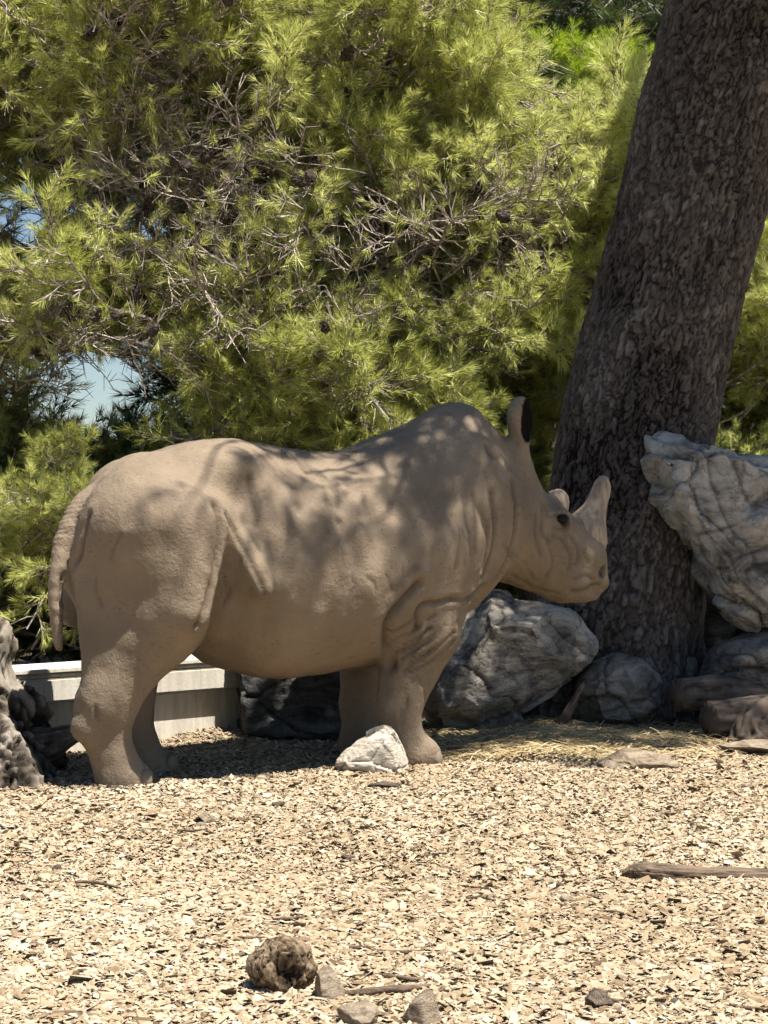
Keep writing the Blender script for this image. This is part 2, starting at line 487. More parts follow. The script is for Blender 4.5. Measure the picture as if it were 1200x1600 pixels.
def rock(name, outline, D0, thick, mat, label, seed, h=.0125, k=.018, amp=.03, fac=1.0, strata=None, group=None, cat='rock', front=.62, fshift=(0, 0), cuts=6, hgt=None):
    """boulder whose outline is given in photo pixels at depth D0; it swells towards and away from the viewer"""
    P = np.array([px(u, v, D0) for u, v in outline]); c = P.mean(0)
    g_ = np.random.default_rng(seed)
    sh = np.array([fshift[0], 0, fshift[1]]) / F_PX * D0
    S = lambda f, dy: c + (P - c) * f + (0, dy, 0)
    pts = np.concatenate([P + g_.normal(0, .012, P.shape), S(.93, -thick * .22), S(front, -thick * .5) + sh, S(.93, thick * .22), S(front, thick * .5)])
    pl = hull_planes(pts)
    lo, hi = pts.min(0) - .05, pts.max(0) + .05
    G = Grid(lo - c, hi - c, h)
    X, Y, Z = np.meshgrid(*G.ax, indexing='ij', sparse=True)
    d = np.full(G.n, -9.0)
    for n, o in pl:
        dd = n[0] * X + n[1] * Y + n[2] * Z - (o - n @ c)
        hh = np.maximum(k - np.abs(d - dd), 0) / k
        d = np.maximum(d, dd) + hh * hh * k * .25
    size = np.linalg.norm(hi - lo)
    for q in range(cuts):                          # fresh broken faces
        n = g_.normal(0, 1, 3); n[1] = -abs(n[1]); n /= np.linalg.norm(n)
        ext = ((pts - c) @ n).max()
        dd = n[0] * X + n[1] * Y + n[2] * Z - ext * g_.uniform(.80, .93)
        d = np.maximum(d, dd)
    G.d = d.astype(np.float32)
    V, Q = G.surface(); N = vnormals(V, Q)
    w = V + .06 * np.stack([fbm(V * 3, 2, seed + 40 + q) for q in range(3)], 1)
    nz = -amp * .8 * fbm(w * 2.2, 3, seed) - amp * .28 * (np.abs(fbm(w * 5.5, 4, seed + 3, .6)) - .25) - amp * .07 * fbm(V * 30, 2, seed + 9)
    for fq, st in ((1.9, 1.5), (5.0, .13), (13.0, .05)):     # broken facets: every cell tilts its own way
        tl, f1, f2 = facets(w * (fq, fq, fq * 1.3) * fac, seed + int(fq))
        nz -= amp * st * (tl * .9 + .30 * np.clip(1 - (f2 - f1) / .07, 0, 1))
    if strata:
        ax = np.array(strata[:3]) / np.linalg.norm(strata[:3]); sd = (w @ ax) * strata[3] + .6 * fbm(w * 2.5, 2, seed + 60)
        fr = sd % 1
        nz -= strata[4] * (1 - np.minimum(fr / .75, (1 - fr) / .25)) * (.5 + .5 * vnoise(w * 3, seed + 61))
    V = V + N * nz[:, None]
    N = vnormals(V, Q)
    # cavity from a blurred height: concave places get a darker colour
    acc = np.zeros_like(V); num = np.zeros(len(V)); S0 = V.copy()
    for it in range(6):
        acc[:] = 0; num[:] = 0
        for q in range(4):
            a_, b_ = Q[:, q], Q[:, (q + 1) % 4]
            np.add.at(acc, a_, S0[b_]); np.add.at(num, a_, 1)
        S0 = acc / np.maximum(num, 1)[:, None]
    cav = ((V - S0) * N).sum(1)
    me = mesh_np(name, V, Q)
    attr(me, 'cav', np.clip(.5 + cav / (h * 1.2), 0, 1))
    o = link(name, me, mat); o.location = c
    tag(o, label, cat, group)
    return o

def vnormals(V, Q):
    n = np.cross(V[Q[:, 2]] - V[Q[:, 0]], V[Q[:, 3]] - V[Q[:, 1]])
    N = np.zeros_like(V)
    for i in range(4): np.add.at(N, Q[:, i], n)
    return N / (np.linalg.norm(N, axis=1)[:, None] + 1e-12)

rock('boulder', [(662, 1150), (652, 1080), (680, 1020), (722, 955), (762, 916), (800, 926), (850, 943), (905, 948), (938, 995), (928, 1022), (885, 1058), (845, 1092), (795, 1132), (740, 1152)],
     11.35, .95, grey_lime, 'grey boulder with brown stains under the chin of the rhinoceros', 31, amp=.035, fshift=(-25, 10), strata=(.6, .2, .7, 5.0, .025))
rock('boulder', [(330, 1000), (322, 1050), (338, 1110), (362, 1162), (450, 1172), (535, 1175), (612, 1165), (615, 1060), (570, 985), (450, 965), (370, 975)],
     10.98, .85, shaded_lime, 'boulder coloured dark bluish grey for the shadow behind the belly of the rhinoceros', 35, amp=.04, strata=(.9, .3, .3, 5.5, .03))  # dark colour stands in for the animal's shadow on this boulder
rock('boulder', [(994, 706), (1004, 684), (1034, 668), (1064, 684), (1090, 702), (1150, 702), (1205, 716), (1300, 760), (1330, 880), (1260, 990), (1182, 990), (1144, 976), (1098, 910), (1048, 830), (1014, 772)],
     11.55, .62, pale_lime, 'pale angular limestone slab leaning against the foot of the big pine', 38, amp=.04, front=.80, strata=(.75, .1, .55, 6.5, .045), cuts=8)
rock('boulder', [(1090, 1062), (1108, 1012), (1148, 990), (1200, 980), (1290, 975), (1340, 1050), (1320, 1140), (1150, 1140), (1096, 1120)],
     11.65, .75, brown_lime, 'rounded brown-grey boulder below the leaning limestone slab', 41, amp=.03)
rock('boulder', [(886, 1108), (894, 1062), (920, 1030), (962, 1013), (1012, 1024), (1040, 1062), (1042, 1102), (1012, 1136), (960, 1148), (900, 1142)],
     11.42, .48, brown_lime, 'knobbly brown and grey rock lying before the foot of the big pine', 44, amp=.035)
rock('boulder', [(935, 1040), (955, 1000), (1000, 989), (1052, 998), (1088, 1028), (1098, 1070), (1085, 1135), (960, 1135)],
     11.95, .55, grey_lime, 'low flat-topped grey rock wedged between the big pine and the brown rocks', 47, amp=.03)
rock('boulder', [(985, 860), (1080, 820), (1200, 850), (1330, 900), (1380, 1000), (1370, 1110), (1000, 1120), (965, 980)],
     12.75, .9, shaded_lime, 'added boulder coloured black for the shaded hollow behind the leaning slab', 50, amp=.04, h=.03)  # backing rock added so the shaded hollow looks black
rock('rock', [(520, 1192), (532, 1177), (562, 1158), (578, 1136), (598, 1128), (618, 1136), (626, 1165), (640, 1192), (638, 1212), (600, 1216), (545, 1214), (524, 1208)],
     9.42, .26, white_lime, 'small white pointed rock at the front foot of the rhinoceros', 53, h=.0055, k=.008, amp=.012, fac=3.2, cuts=9, strata=(.6, .3, .7, 13, .012))

def stone(name, u, v, w, hgt, mat, label, seed, group=None, flat=1.0, rot=0.0):
    """small stone resting on the ground at photo pixel u, v (its foot); w, hgt in photo pixels"""
    p = gnd(u, v); s = p[1] / F_PX
    g_ = np.random.default_rng(seed)
    bm = bmesh.new(); bmesh.ops.create_icosphere(bm, subdivisions=4, radius=1.0)
    Vv = np.array([x.co for x in bm.verts])
    Vn = Vv / np.abs(Vv).max(1)[:, None] ** .35
    Vn = Vn * (1 + .22 * fbm(Vv * 1.6, 3, seed)[:, None] + .10 * (np.abs(fbm(Vv * 4, 3, seed + 2)) - .2)[:, None])
    for q in range(11):
        n = g_.normal(0, 1, 3); n /= np.linalg.norm(n); t = np.maximum(Vn @ n - g_.uniform(.55, .8), 0); Vn = Vn - t[:, None] * n * .95
    Vn = Vn * (1 + .05 * fbm(Vv * 9, 3, seed + 7)[:, None])
    Vn = Vn * np.array([w * s / 2, w * s / 2 * flat, hgt * s / 2])
    for vv, q in zip(bm.verts, Vn): vv.co = q
    me = bpy.data.meshes.new(name); bm.to_mesh(me); bm.free()
    for f in me.polygons: f.use_smooth = True
    attr(me, 'cav', np.full(len(me.vertices), .5))
    o = link(name, me, mat)
    gz = float(ground_z(np.array([p[0]]), np.array([p[1]]))[0])
    o.location = (p[0], p[1] + w * s * flat * .4, gz + hgt * s * .36); o.rotation_euler = (0, 0, rot)
    return tag(o, label, 'stone', group)
sm = limestone('field_stone', (.50, .41, .30), (.38, .30, .21), (.17, .125, .085), .3, 6)
dm = limestone('dark_field_stone', (.25, .19, .145), (.16, .12, .09), (.06, .045, .035), .4, 8)
stone('stone', 1000, 1206, 130, 34, sm, 'flat tan stone slab set in the ground below the brown rocks', 61, flat=.9)
stone('stone', 1190, 1184, 120, 26, sm, 'flat tan stone lying by the cut logs', 62, flat=.9)
stone('stone', 604, 1238, 78, 13, dm, 'flat reddish brown stone sunk in the chips before the white rock', 63, flat=.8)
stone('stone', 320, 1288, 48, 19, sm, 'rounded tan stone half buried in the chips off the hind feet', 64)
stone('stone', 660, 1608, 66, 62, sm, 'pointed grey-tan stone beside the long thin stick', 65)
stone('stone', 566, 1612, 80, 42, sm, 'broad pale stone between the fibrous clump and the pointed stone', 66)
stone('stone', 938, 1580, 62, 28, dm, 'brown flat stone alone among the chips', 67)
stone('stone', 512, 1566, 60, 56, sm, 'tan rough lump touching the dark fibrous clump', 68)
k_ = random.Random(11)
for q in range(34):
    v = 1225 + 370 * k_.random() ** 1.1; u = k_.uniform(0, 1200)
    w = k_.uniform(13, 27) * (v - 800) / 600
    stone('pebble', u, v, w, w * k_.uniform(.45, .75), (sm, sm, dm)[q % 3], ('small pale pebble among the wood chips', 'small pale pebble among the wood chips', 'small brown pebble among the wood chips')[q % 3], 100 + q,
          ('pale pebbles on the yard', 'pale pebbles on the yard', 'brown pebbles on the yard')[q % 3], rot=k_.uniform(0, 3))

# ------------------------------------------------------------------ the rhinoceros
R_YAW = math.radians(29.7)
R_ORG = np.array([-1.29, 9.21])                    # under the rump, on the mid-plane of the body
R_F = np.array([math.cos(R_YAW), math.sin(R_YAW)])  # forward (towards the head)
R_L = np.array([-R_F[1], R_F[0]])                   # the animal's left (away from the viewer)

def RL(u, v, y=0.0):
    """local rhino point on the plane at lateral offset y that shows at photo pixel u, v"""
    a, b = (u - 600.0) / F_PX, -(v - 800.0) / F_PX
    o = R_ORG + y * R_L
    x = (a * o[1] - o[0]) / (R_F[0] - a * R_F[1])
    D = o[1] + x * R_F[1]
    return np.array([x, y, CAM_H + b * D])

def build_rhino_body(h=0.012):
    g = Grid((-0.50, -0.68, -0.03), (3.0, 0.68, 1.98), h)
    # barrel, shoulders and neck root: cross-sections along the spine
    top = np.array([RL(*p)[[0, 2]] for p in [(100, 800), (130, 765), (160, 735), (200, 711), (270, 703), (350, 688), (430, 700), (500, 707), (545, 699),
                                             (590, 683), (640, 671), (662, 658), (684, 634), (703, 628), (722, 634), (750, 660), (775, 684), (810, 700)]])
    bot = np.array([RL(*p)[[0, 2]] for p in [(100, 880), (200, 940), (290, 1012), (340, 1042), (390, 1059), (430, 1062), (500, 1051), (560, 1040),
                                             (610, 1020), (680, 985), (735, 945), (765, 905), (800, 880)]])
    wx = [-0.2, 0.1, 0.35, 0.7, 1.05, 1.4, 1.65, 1.85, 2.05, 2.3]
    wy = [0.30, 0.39, 0.44, 0.515, 0.55, 0.53, 0.48, 0.42, 0.33, 0.24]
    x = g.ax[0]
    zt = np.interp(x, top[:, 0], top[:, 1]); zb = np.interp(x, bot[:, 0], bot[:, 1]); w = np.interp(x, wx, wy)
    ker = np.hanning(9); ker /= ker.sum()
    sm = lambda a: np.convolve(np.pad(a, 4, mode='edge'), ker, 'valid')
    zt, zb, w = sm(zt), sm(zb), sm(w)
    e0 = np.clip((0.40 - x) / 0.52, 0, 0.999); e1 = np.clip((x - 1.95) / 0.42, 0, 0.999)
    cap = np.sqrt(1 - e0 ** 2.4) * np.sqrt(1 - e1 ** 2)
    eh = np.clip((0.16 - x) / 0.28, 0, 0.999)
    caph = np.sqrt(1 - eh ** 2.2) * np.sqrt(1 - e1 ** 2)
    zc, hz = (zt * 0.5 + zb * 0.5), (zt - zb) / 2 * np.maximum(caph, 0.02)
    w = w * np.maximum(cap, 0.02)
    Y, Z = np.meshgrid(g.ax[1], g.ax[2], indexing='ij', sparse=True)
    zn = (Z[None] - zc[:, None, None]) / hz[:, None, None]
    # the widest place sits below mid height; the back narrows towards the spine
    yn = np.abs(Y[None]) / (w[:, None, None] * (1.0 - 0.16 * np.clip(zn + 0.25, 0, 1.2) ** 1.5))
    pw = 2.15
    r = (yn ** pw + np.abs(zn) ** pw) ** (1 / pw)
    g.d[:] = np.clip((r - 1) * np.minimum(w, hz)[:, None, None] * 0.95 + np.clip(np.maximum(-0.13 - x, x - 2.36), 0, 1)[:, None, None], -1, 5)
    for s in (-1, 1):
        near = s < 0
        y = lambda a: s * a
        # rump and hind leg
        if near:
            hip, knee, hock, fet, foot, toe = [RL(u, v, y(l)) for u, v, l in [(232, 838, .235), (247, 962, .285), (168, 1100, .24), (180, 1185, .24), (186, 1215, .25), (205, 1216, .26)]]
            hockb = RL(126, 1134, y(.24))
        else:
            hip, knee, hock, fet, foot, toe = [RL(u, v, y(l)) for u, v, l in [(212, 850, .12), (212, 970, .20), (192, 1100, .20), (222, 1178, .16), (232, 1205, .14), (246, 1206, .14)]]
            hockb = RL(178, 1120, y(.20))
        trunk = g.d; g.d = np.full_like(trunk, 5.0)
        g.cone(hip, knee, 0.318, 0.205, 0.02)
        fx = 0.0 if near else -0.12
        g.cone(RL(312, 815, -.465) * (1, -s, 1) + (fx, 0, 0), RL(288, 955, -.49) * (1, -s, 1) + (fx, 0, 0), 0.105, 0.115, 0.12)
        g.cone(knee, hock, 0.195, 0.115, 0.09)
        g.cone(RL(172, 890, y(.17)) if near else RL(150, 890, y(.13)), hockb + (0.085, 0, 0.15), 0.175, 0.055, 0.10)
        kz = np.interp(g.ax[2], [1.15, 1.36], [0.016, 0.16])[None, None, :]
        hh = np.maximum(kz - np.abs(trunk - g.d), 0) / kz
        g.d = np.minimum(trunk, g.d) - hh * hh * kz * 0.25
        g.cone(hockb + (0.012, 0, 0.0), hock, 0.030, 0.10, 0.11)
        g.cone(hockb + (0.03, 0, -0.02), fet + (-0.03, 0, 0.02), 0.045, 0.07, 0.06)
        g.cone(hock, fet, 0.112, 0.088, 0.05)
        g.cone(fet, foot, 0.088, 0.095, 0.04)
        g.cone(foot + (0, 0, -0.0), toe, 0.095, 0.085, 0.03)
        # shoulder and front leg
        if near:
            sh, el, kn, ft, fo, tt = [RL(u, v, y(l)) for u, v, l in [(660, 850, .22), (660, 985, .27), (624, 1105, .26), (634, 1165, .26), (640, 1178, .26), (657, 1181, .27)]]
        else:
            sh, el, kn, ft, fo, tt = [RL(u, v, y(l)) for u, v, l in [(600, 850, .22), (585, 985, .27), (563, 1095, .20), (563, 1160, .20), (566, 1168, .20), (575, 1169, .20)]]
        g.cone(sh, el, 0.27, 0.175, 0.07)
        g.cone(el, kn, 0.175, 0.098, 0.06)
        g.cone(el + (0.08, 0, 0.10), kn + (0.0, 0, 0.12), 0.13, 0.085, 0.06)
        g.cone(kn, ft, 0.096, 0.092, 0.05)
        g.cone(ft, fo, 0.092, 0.105, 0.04)
        g.cone(fo, tt, 0.105, 0.095, 0.03)
    # loin hollow and flank flap on the near side, its twin on the far side
    for s in (-1, 1):
        a, b = RL(345, 800, -.44), RL(412, 922, -.53)
        g.cone(a * (1, -s, 1), b * (1, -s, 1), 0.030, 0.040, 0.12)
        # hip bone
        c = RL(345, 720, -.22); c[1] *= -s
        g.ell(c - (0, 0, 0.03), (0.17, 0.16, 0.08), 0.16)
    # neck
    g.cone(RL(700, 790), RL(776, 812), 0.42, 0.255, 0.12, sy=0.90)
    g.cone(RL(745, 712), RL(786, 738), 0.13, 0.13, 0.08, sy=1.4)
    g.cone(RL(740, 860, -0.10), RL(765, 840, -0.12), 0.16, 0.14, 0.05)
    g.cone(RL(740, 860, 0.10), RL(765, 840, 0.12), 0.16, 0.14, 0.05)
    # head
    g.cone(RL(768, 782), RL(838, 842), 0.19, 0.178, 0.10, sy=1.02)
    g.cone(RL(805, 865), RL(880, 898), 0.165, 0.135, 0.07, sy=1.05)
    g.cone(RL(850, 830), RL(905, 868), 0.17, 0.135, 0.08, sy=0.95)
    g.cone(RL(905, 868), RL(918, 905), 0.125, 0.105, 0.06, sy=1.25)
    g.cone(RL(880, 912), RL(912, 921), 0.085, 0.066, 0.05, sy=1.5)
    g.cone(RL(915, 906), RL(934, 912), 0.055, 0.042, 0.03, sy=2.2)
    # base of the front horn, brow boss
    g.cone(RL(905, 835), RL(922, 832), 0.10, 0.075, 0.04)
    g.cone(RL(862, 790), RL(872, 783), 0.075, 0.050, 0.03)
    for s in (-1, 1):
        yy = lambda a: s * a
        g.ell(RL(874, 808, -.165) * (1, -s, 1), (0.075, 0.045, 0.06), 0.04)     # eye socket ridge
        e = RL(885, 817, -.212) * (1, -s, 1)
        g.ell(e, (0.026, 0.03, 0.018), 0.015, sub=True)
        nst = RL(930, 890, -.11) * (1, -s, 1)
        g.ell(nst + (-0.01, -yy(.03), 0), (0.05, 0.055, 0.055), 0.04)
        g.ell(nst + (0.035, yy(.02), -0.008), (0.034, 0.034, 0.026), 0.015, sub=True)
    # mouth line
    for s in (-1, 1):
        m0, m1 = RL(945, 924, -.09) * (1, -s, 1), RL(893, 928, -.17) * (1, -s, 1)
        g.cone(m0, m1, 0.016, 0.007, 0.02, sub=True)
    # ears: the near one upright with its opening forward, the far one folded down and away
    b0, b1 = RL(806, 722, -.13), RL(813, 680, -.165)
    g.cone(b0, b1, 0.075, 0.045, 0.05)
    c = RL(814, 656, -.17)
    g.ell(c, (0.074, 0.066, 0.122), 0.03)
    g.ell(c + (0.026, -0.050, -0.002), (0.054, 0.058, 0.104), 0.012, sub=True)
    f0 = RL(806, 722, -.13) * (1, -1, 1)
    g.cone(f0, f0 + (-0.10, 0.12, 0.02), 0.06, 0.055, 0.05)
    g.ell(f0 + (-0.16, 0.17, 0.02), (0.12, 0.055, 0.055), 0.03, rot=(0, 0, -0.8))
    # tail
    T = catmull([RL(158, 775, -.02), RL(124, 800, -.05), RL(98, 850, -.08), RL(88, 905, -.10), RL(88, 960, -.10), RL(92, 1012, -.10)], 14)
    T[:, 0] -= np.linspace(0.0, 0.0, 14)
    rr = np.interp(np.linspace(0, 1, 14), [0, .3, .6, .8, 1], [0.070, 0.050, 0.031, 0.022, 0.016])
    for i in range(13): g.cone(T[i], T[i + 1], rr[i], rr[i + 1], 0.03 if i < 3 else 0.012)
    V, Q = g.surface()
    return V, Q

def poly_dist(V, P):
    d = np.full(len(V), 9.0)
    for a, b in zip(P[:-1], P[1:]):
        ab = b - a; t = np.clip(((V - a) @ ab) / (ab @ ab), 0, 1)
        d = np.minimum(d, np.linalg.norm(V - a - t[:, None] * ab, axis=1))
    return d

def vnormals(V, Q):
    n = np.cross(V[Q[:, 2]] - V[Q[:, 0]], V[Q[:, 3]] - V[Q[:, 1]])
    N = np.zeros_like(V)
    for i in range(4): np.add.at(N, Q[:, i], n)
    return N / (np.linalg.norm(N, axis=1)[:, None] + 1e-12)

def near_hit(V, N, u, v):
    """nearest surface vertex of the rhino that shows at pixel u, v"""
    Wx = R_ORG[0] + V[:, 0] * R_F[0] + V[:, 1] * R_L[0]
    Wy = R_ORG[1] + V[:, 0] * R_F[1] + V[:, 1] * R_L[1]
    du = 600 + Wx / Wy * F_PX - u; dv = 800 - (V[:, 2] - CAM_H) / Wy * F_PX - v
    m = np.flatnonzero(du ** 2 + dv ** 2 < 64)
    if len(m) == 0: m = np.argsort(du ** 2 + dv ** 2)[:8]
    return V[m[np.argmin(Wy[m])]]

def rhino_mesh():
    V, Q = build_rhino_body()
    for it in range(2):                      # relax the grid stepping
        acc = np.zeros_like(V); num = np.zeros(len(V))
        for i in range(4):
            a, b = Q[:, i], Q[:, (i + 1) % 4]
            np.add.at(acc, a, V[b]); np.add.at(num, a, 1)
            np.add.at(acc, b, V[a]); np.add.at(num, b, 1)
        V = V * 0.5 + acc / num[:, None] * 0.5
    N = vnormals(V, Q)
    # skin folds traced on the near flank: (pixels, width m, depth m)
    folds = [([(343, 788), (348, 830), (344, 880), (333, 935), (314, 985)], .018, .022),
             ([(358, 800), (386, 850), (409, 900), (421, 934)], .013, .010),
             ([(396, 745), (402, 790), (404, 815)], .016, .007),
             ([(660, 915), (632, 945), (612, 975), (606, 1010), (607, 1038)], .022, .024),
             ([(657, 985), (662, 952), (690, 942), (712, 938), (742, 938), (762, 918)], .014, .016),
             ([(612, 992), (640, 982), (658, 960)], .012, .008),
             ([(776, 770), (780, 820), (776, 860), (762, 905)], .022, .013),
             ([(745, 770), (762, 815), (768, 850), (760, 890)], .016, .008),
             ([(806, 750), (812, 800), (804, 855), (784, 905)], .020, .018),
             ([(765, 690), (772, 705), (790, 715)], .018, .010),
             ([(143, 1098), (147, 1130)], .008, .005),
             ([(856, 790), (852, 830), (862, 850)], .018, .006),
             ([(875, 802), (892, 806), (902, 822)], .008, .004), ([(872, 830), (886, 836), (898, 830)], .010, .004),
             ([(135, 800), (118, 860), (104, 910), (100, 940)], .016, .014),
                          ([(620, 930), (640, 905), (655, 880)], .02, .006),
             ([(894, 930), (915, 927), (932, 921), (944, 918)], .012, .012), ([(905, 905), (920, 900), (932, 905)], .010, .006),
             ([(898, 838), (908, 862), (905, 885)], .012, .006), ([(880, 846), (896, 868), (894, 892)], .012, .005), ([(918, 862), (924, 880)], .010, .005),
             ([(800, 908), (835, 926), (872, 934)], .014, .005), ([(860, 850), (868, 880), (860, 905)], .014, .004), ([(845, 800), (842, 840), (850, 870)], .013, .005),
             ([(868, 838), (880, 844), (894, 838)], .008, .004), ([(866, 806), (878, 798), (892, 800)], .008, .005), ([(852, 778), (862, 792), (862, 806)], .010, .006)]
    rr = random.Random(3)
    for k in range(9):                       # slanting wrinkles over the forearm
        u0, v0 = 618 + rr.uniform(-6, 18) + k * 2, 1005 + k * 8 + rr.uniform(-3, 3)
        if v0 > 1062: v0 -= 40
        L = rr.uniform(50, 95)
        folds.append(([(u0, v0), (u0 + L * .5, v0 - L * .22), (u0 + L, v0 - L * .62)], .009, .007))
    for k in range(5):                       # shoulder wrinkles running up
        u0 = 700 + k * 11
        folds.append(([(u0 + rr.uniform(4, 16), 765 + rr.uniform(0, 45)), (u0 + 18 + rr.uniform(-4, 6), 825), (u0 + rr.uniform(8, 20), 850 + rr.uniform(0, 45))], .011, .0035))
    for k in range(26):                      # fine scattered wrinkles on shoulder, neck and rump
        u0, v0 = rr.choice([(720, 830), (760, 840), (640, 900), (690, 900), (560, 900), (800, 800), (170, 900), (130, 1080), (640, 1080), (360, 900)])
        u0 += rr.uniform(-28, 28); v0 += rr.uniform(-45, 45); L = rr.uniform(18, 45); s_ = rr.uniform(-.35, .35)
        folds.append(([(u0 - s_ * L, v0 - L * .5), (u0 + rr.uniform(-4, 4), v0), (u0 + s_ * L, v0 + L * .5)], .008, rr.uniform(.002, .0045)))
    for k in range(6):                       # throat
        u0 = 782 + k * 3
        folds.append(([(u0 + 10, 850 + k * 6), (u0 + 40, 885 + k * 6)], .009, .003))
    disp = np.zeros(len(V)); fold = np.zeros(len(V))
    nearside = (N @ np.array([R_L[0] * 0, 1, 0])) < 0.5
    for P, wd, dp in folds:
        P3 = np.array([near_hit(V, N, u, v) for u, v in P])
        P3 = catmull(P3, len(P) * 4)
        d = poly_dist(V, P3)
        wob = 1 + 0.2 * vnoise(V * 12, 5)
        disp -= dp * wob * np.exp(-(d / wd) ** 2)
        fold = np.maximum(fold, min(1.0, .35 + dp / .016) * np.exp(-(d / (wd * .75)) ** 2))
        disp += dp * 0.35 * np.exp(-((d - 2.2 * wd) / (1.2 * wd)) ** 2)
    # mirror nothing on the far side: it is hidden; broad unevenness and fine wrinkling everywhere
    disp += 0.010 * fbm(V * 4.0, 3, 2) + 0.0035 * fbm(V * np.array([16, 16, 9]), 3, 4)
    # ribs: faint vertical bands on the barrel
    rib = np.exp(-((V[:, 0] - 1.05) / 0.33) ** 2) * np.exp(-((V[:, 2] - 1.05) / 0.28) ** 2)
    disp += 0.006 * rib * np.sin(V[:, 0] * 42 + V[:, 2] * 6 + 2 * vnoise(V * 5, 9))
    # rings round the tail root
    tz = np.clip((0.16 - np.abs(V[:, 2] - 1.17)) / 0.08, 0, 1) * (V[:, 0] < -0.10 + 0.0 * V[:, 2]) * (np.abs(V[:, 1] + 0.05) < 0.13)
    disp += 0.0032 * tz * np.sin(V[:, 2] * 270 + 40 * V[:, 1])
    V = V + N * disp[:, None]
    V[:, 2] = np.maximum(V[:, 2], -0.012)
    # true dark skin: inside of the ear, nostril, round the eye, hoof rims
    dark = np.zeros(len(V))
    c = RL(814, 656, -.17)
    q = V - c - (0.026, -0.050, -0.002)
    dark = np.maximum(dark, np.clip((1.45 - (q[:, 0] / .054) ** 2 - (q[:, 1] / .058) ** 2 - (q[:, 2] / .104) ** 2) * 6, 0, 1))
    for p, r0, s in ((near_hit(V, N, 535, 808), .022, .6), (near_hit(V, N, 548, 862), .016, .25), (RL(885, 816, -.20), .040, .8), (RL(938, 893, -.12), .034, .95)):
        dark = np.maximum(dark, s * np.exp(-(np.linalg.norm(V - p, axis=1) / r0) ** 4))
    me = mesh_np('body', V, Q)
    attr(me, 'dark', dark); attr(me, 'fold', fold)
    return me, V, N

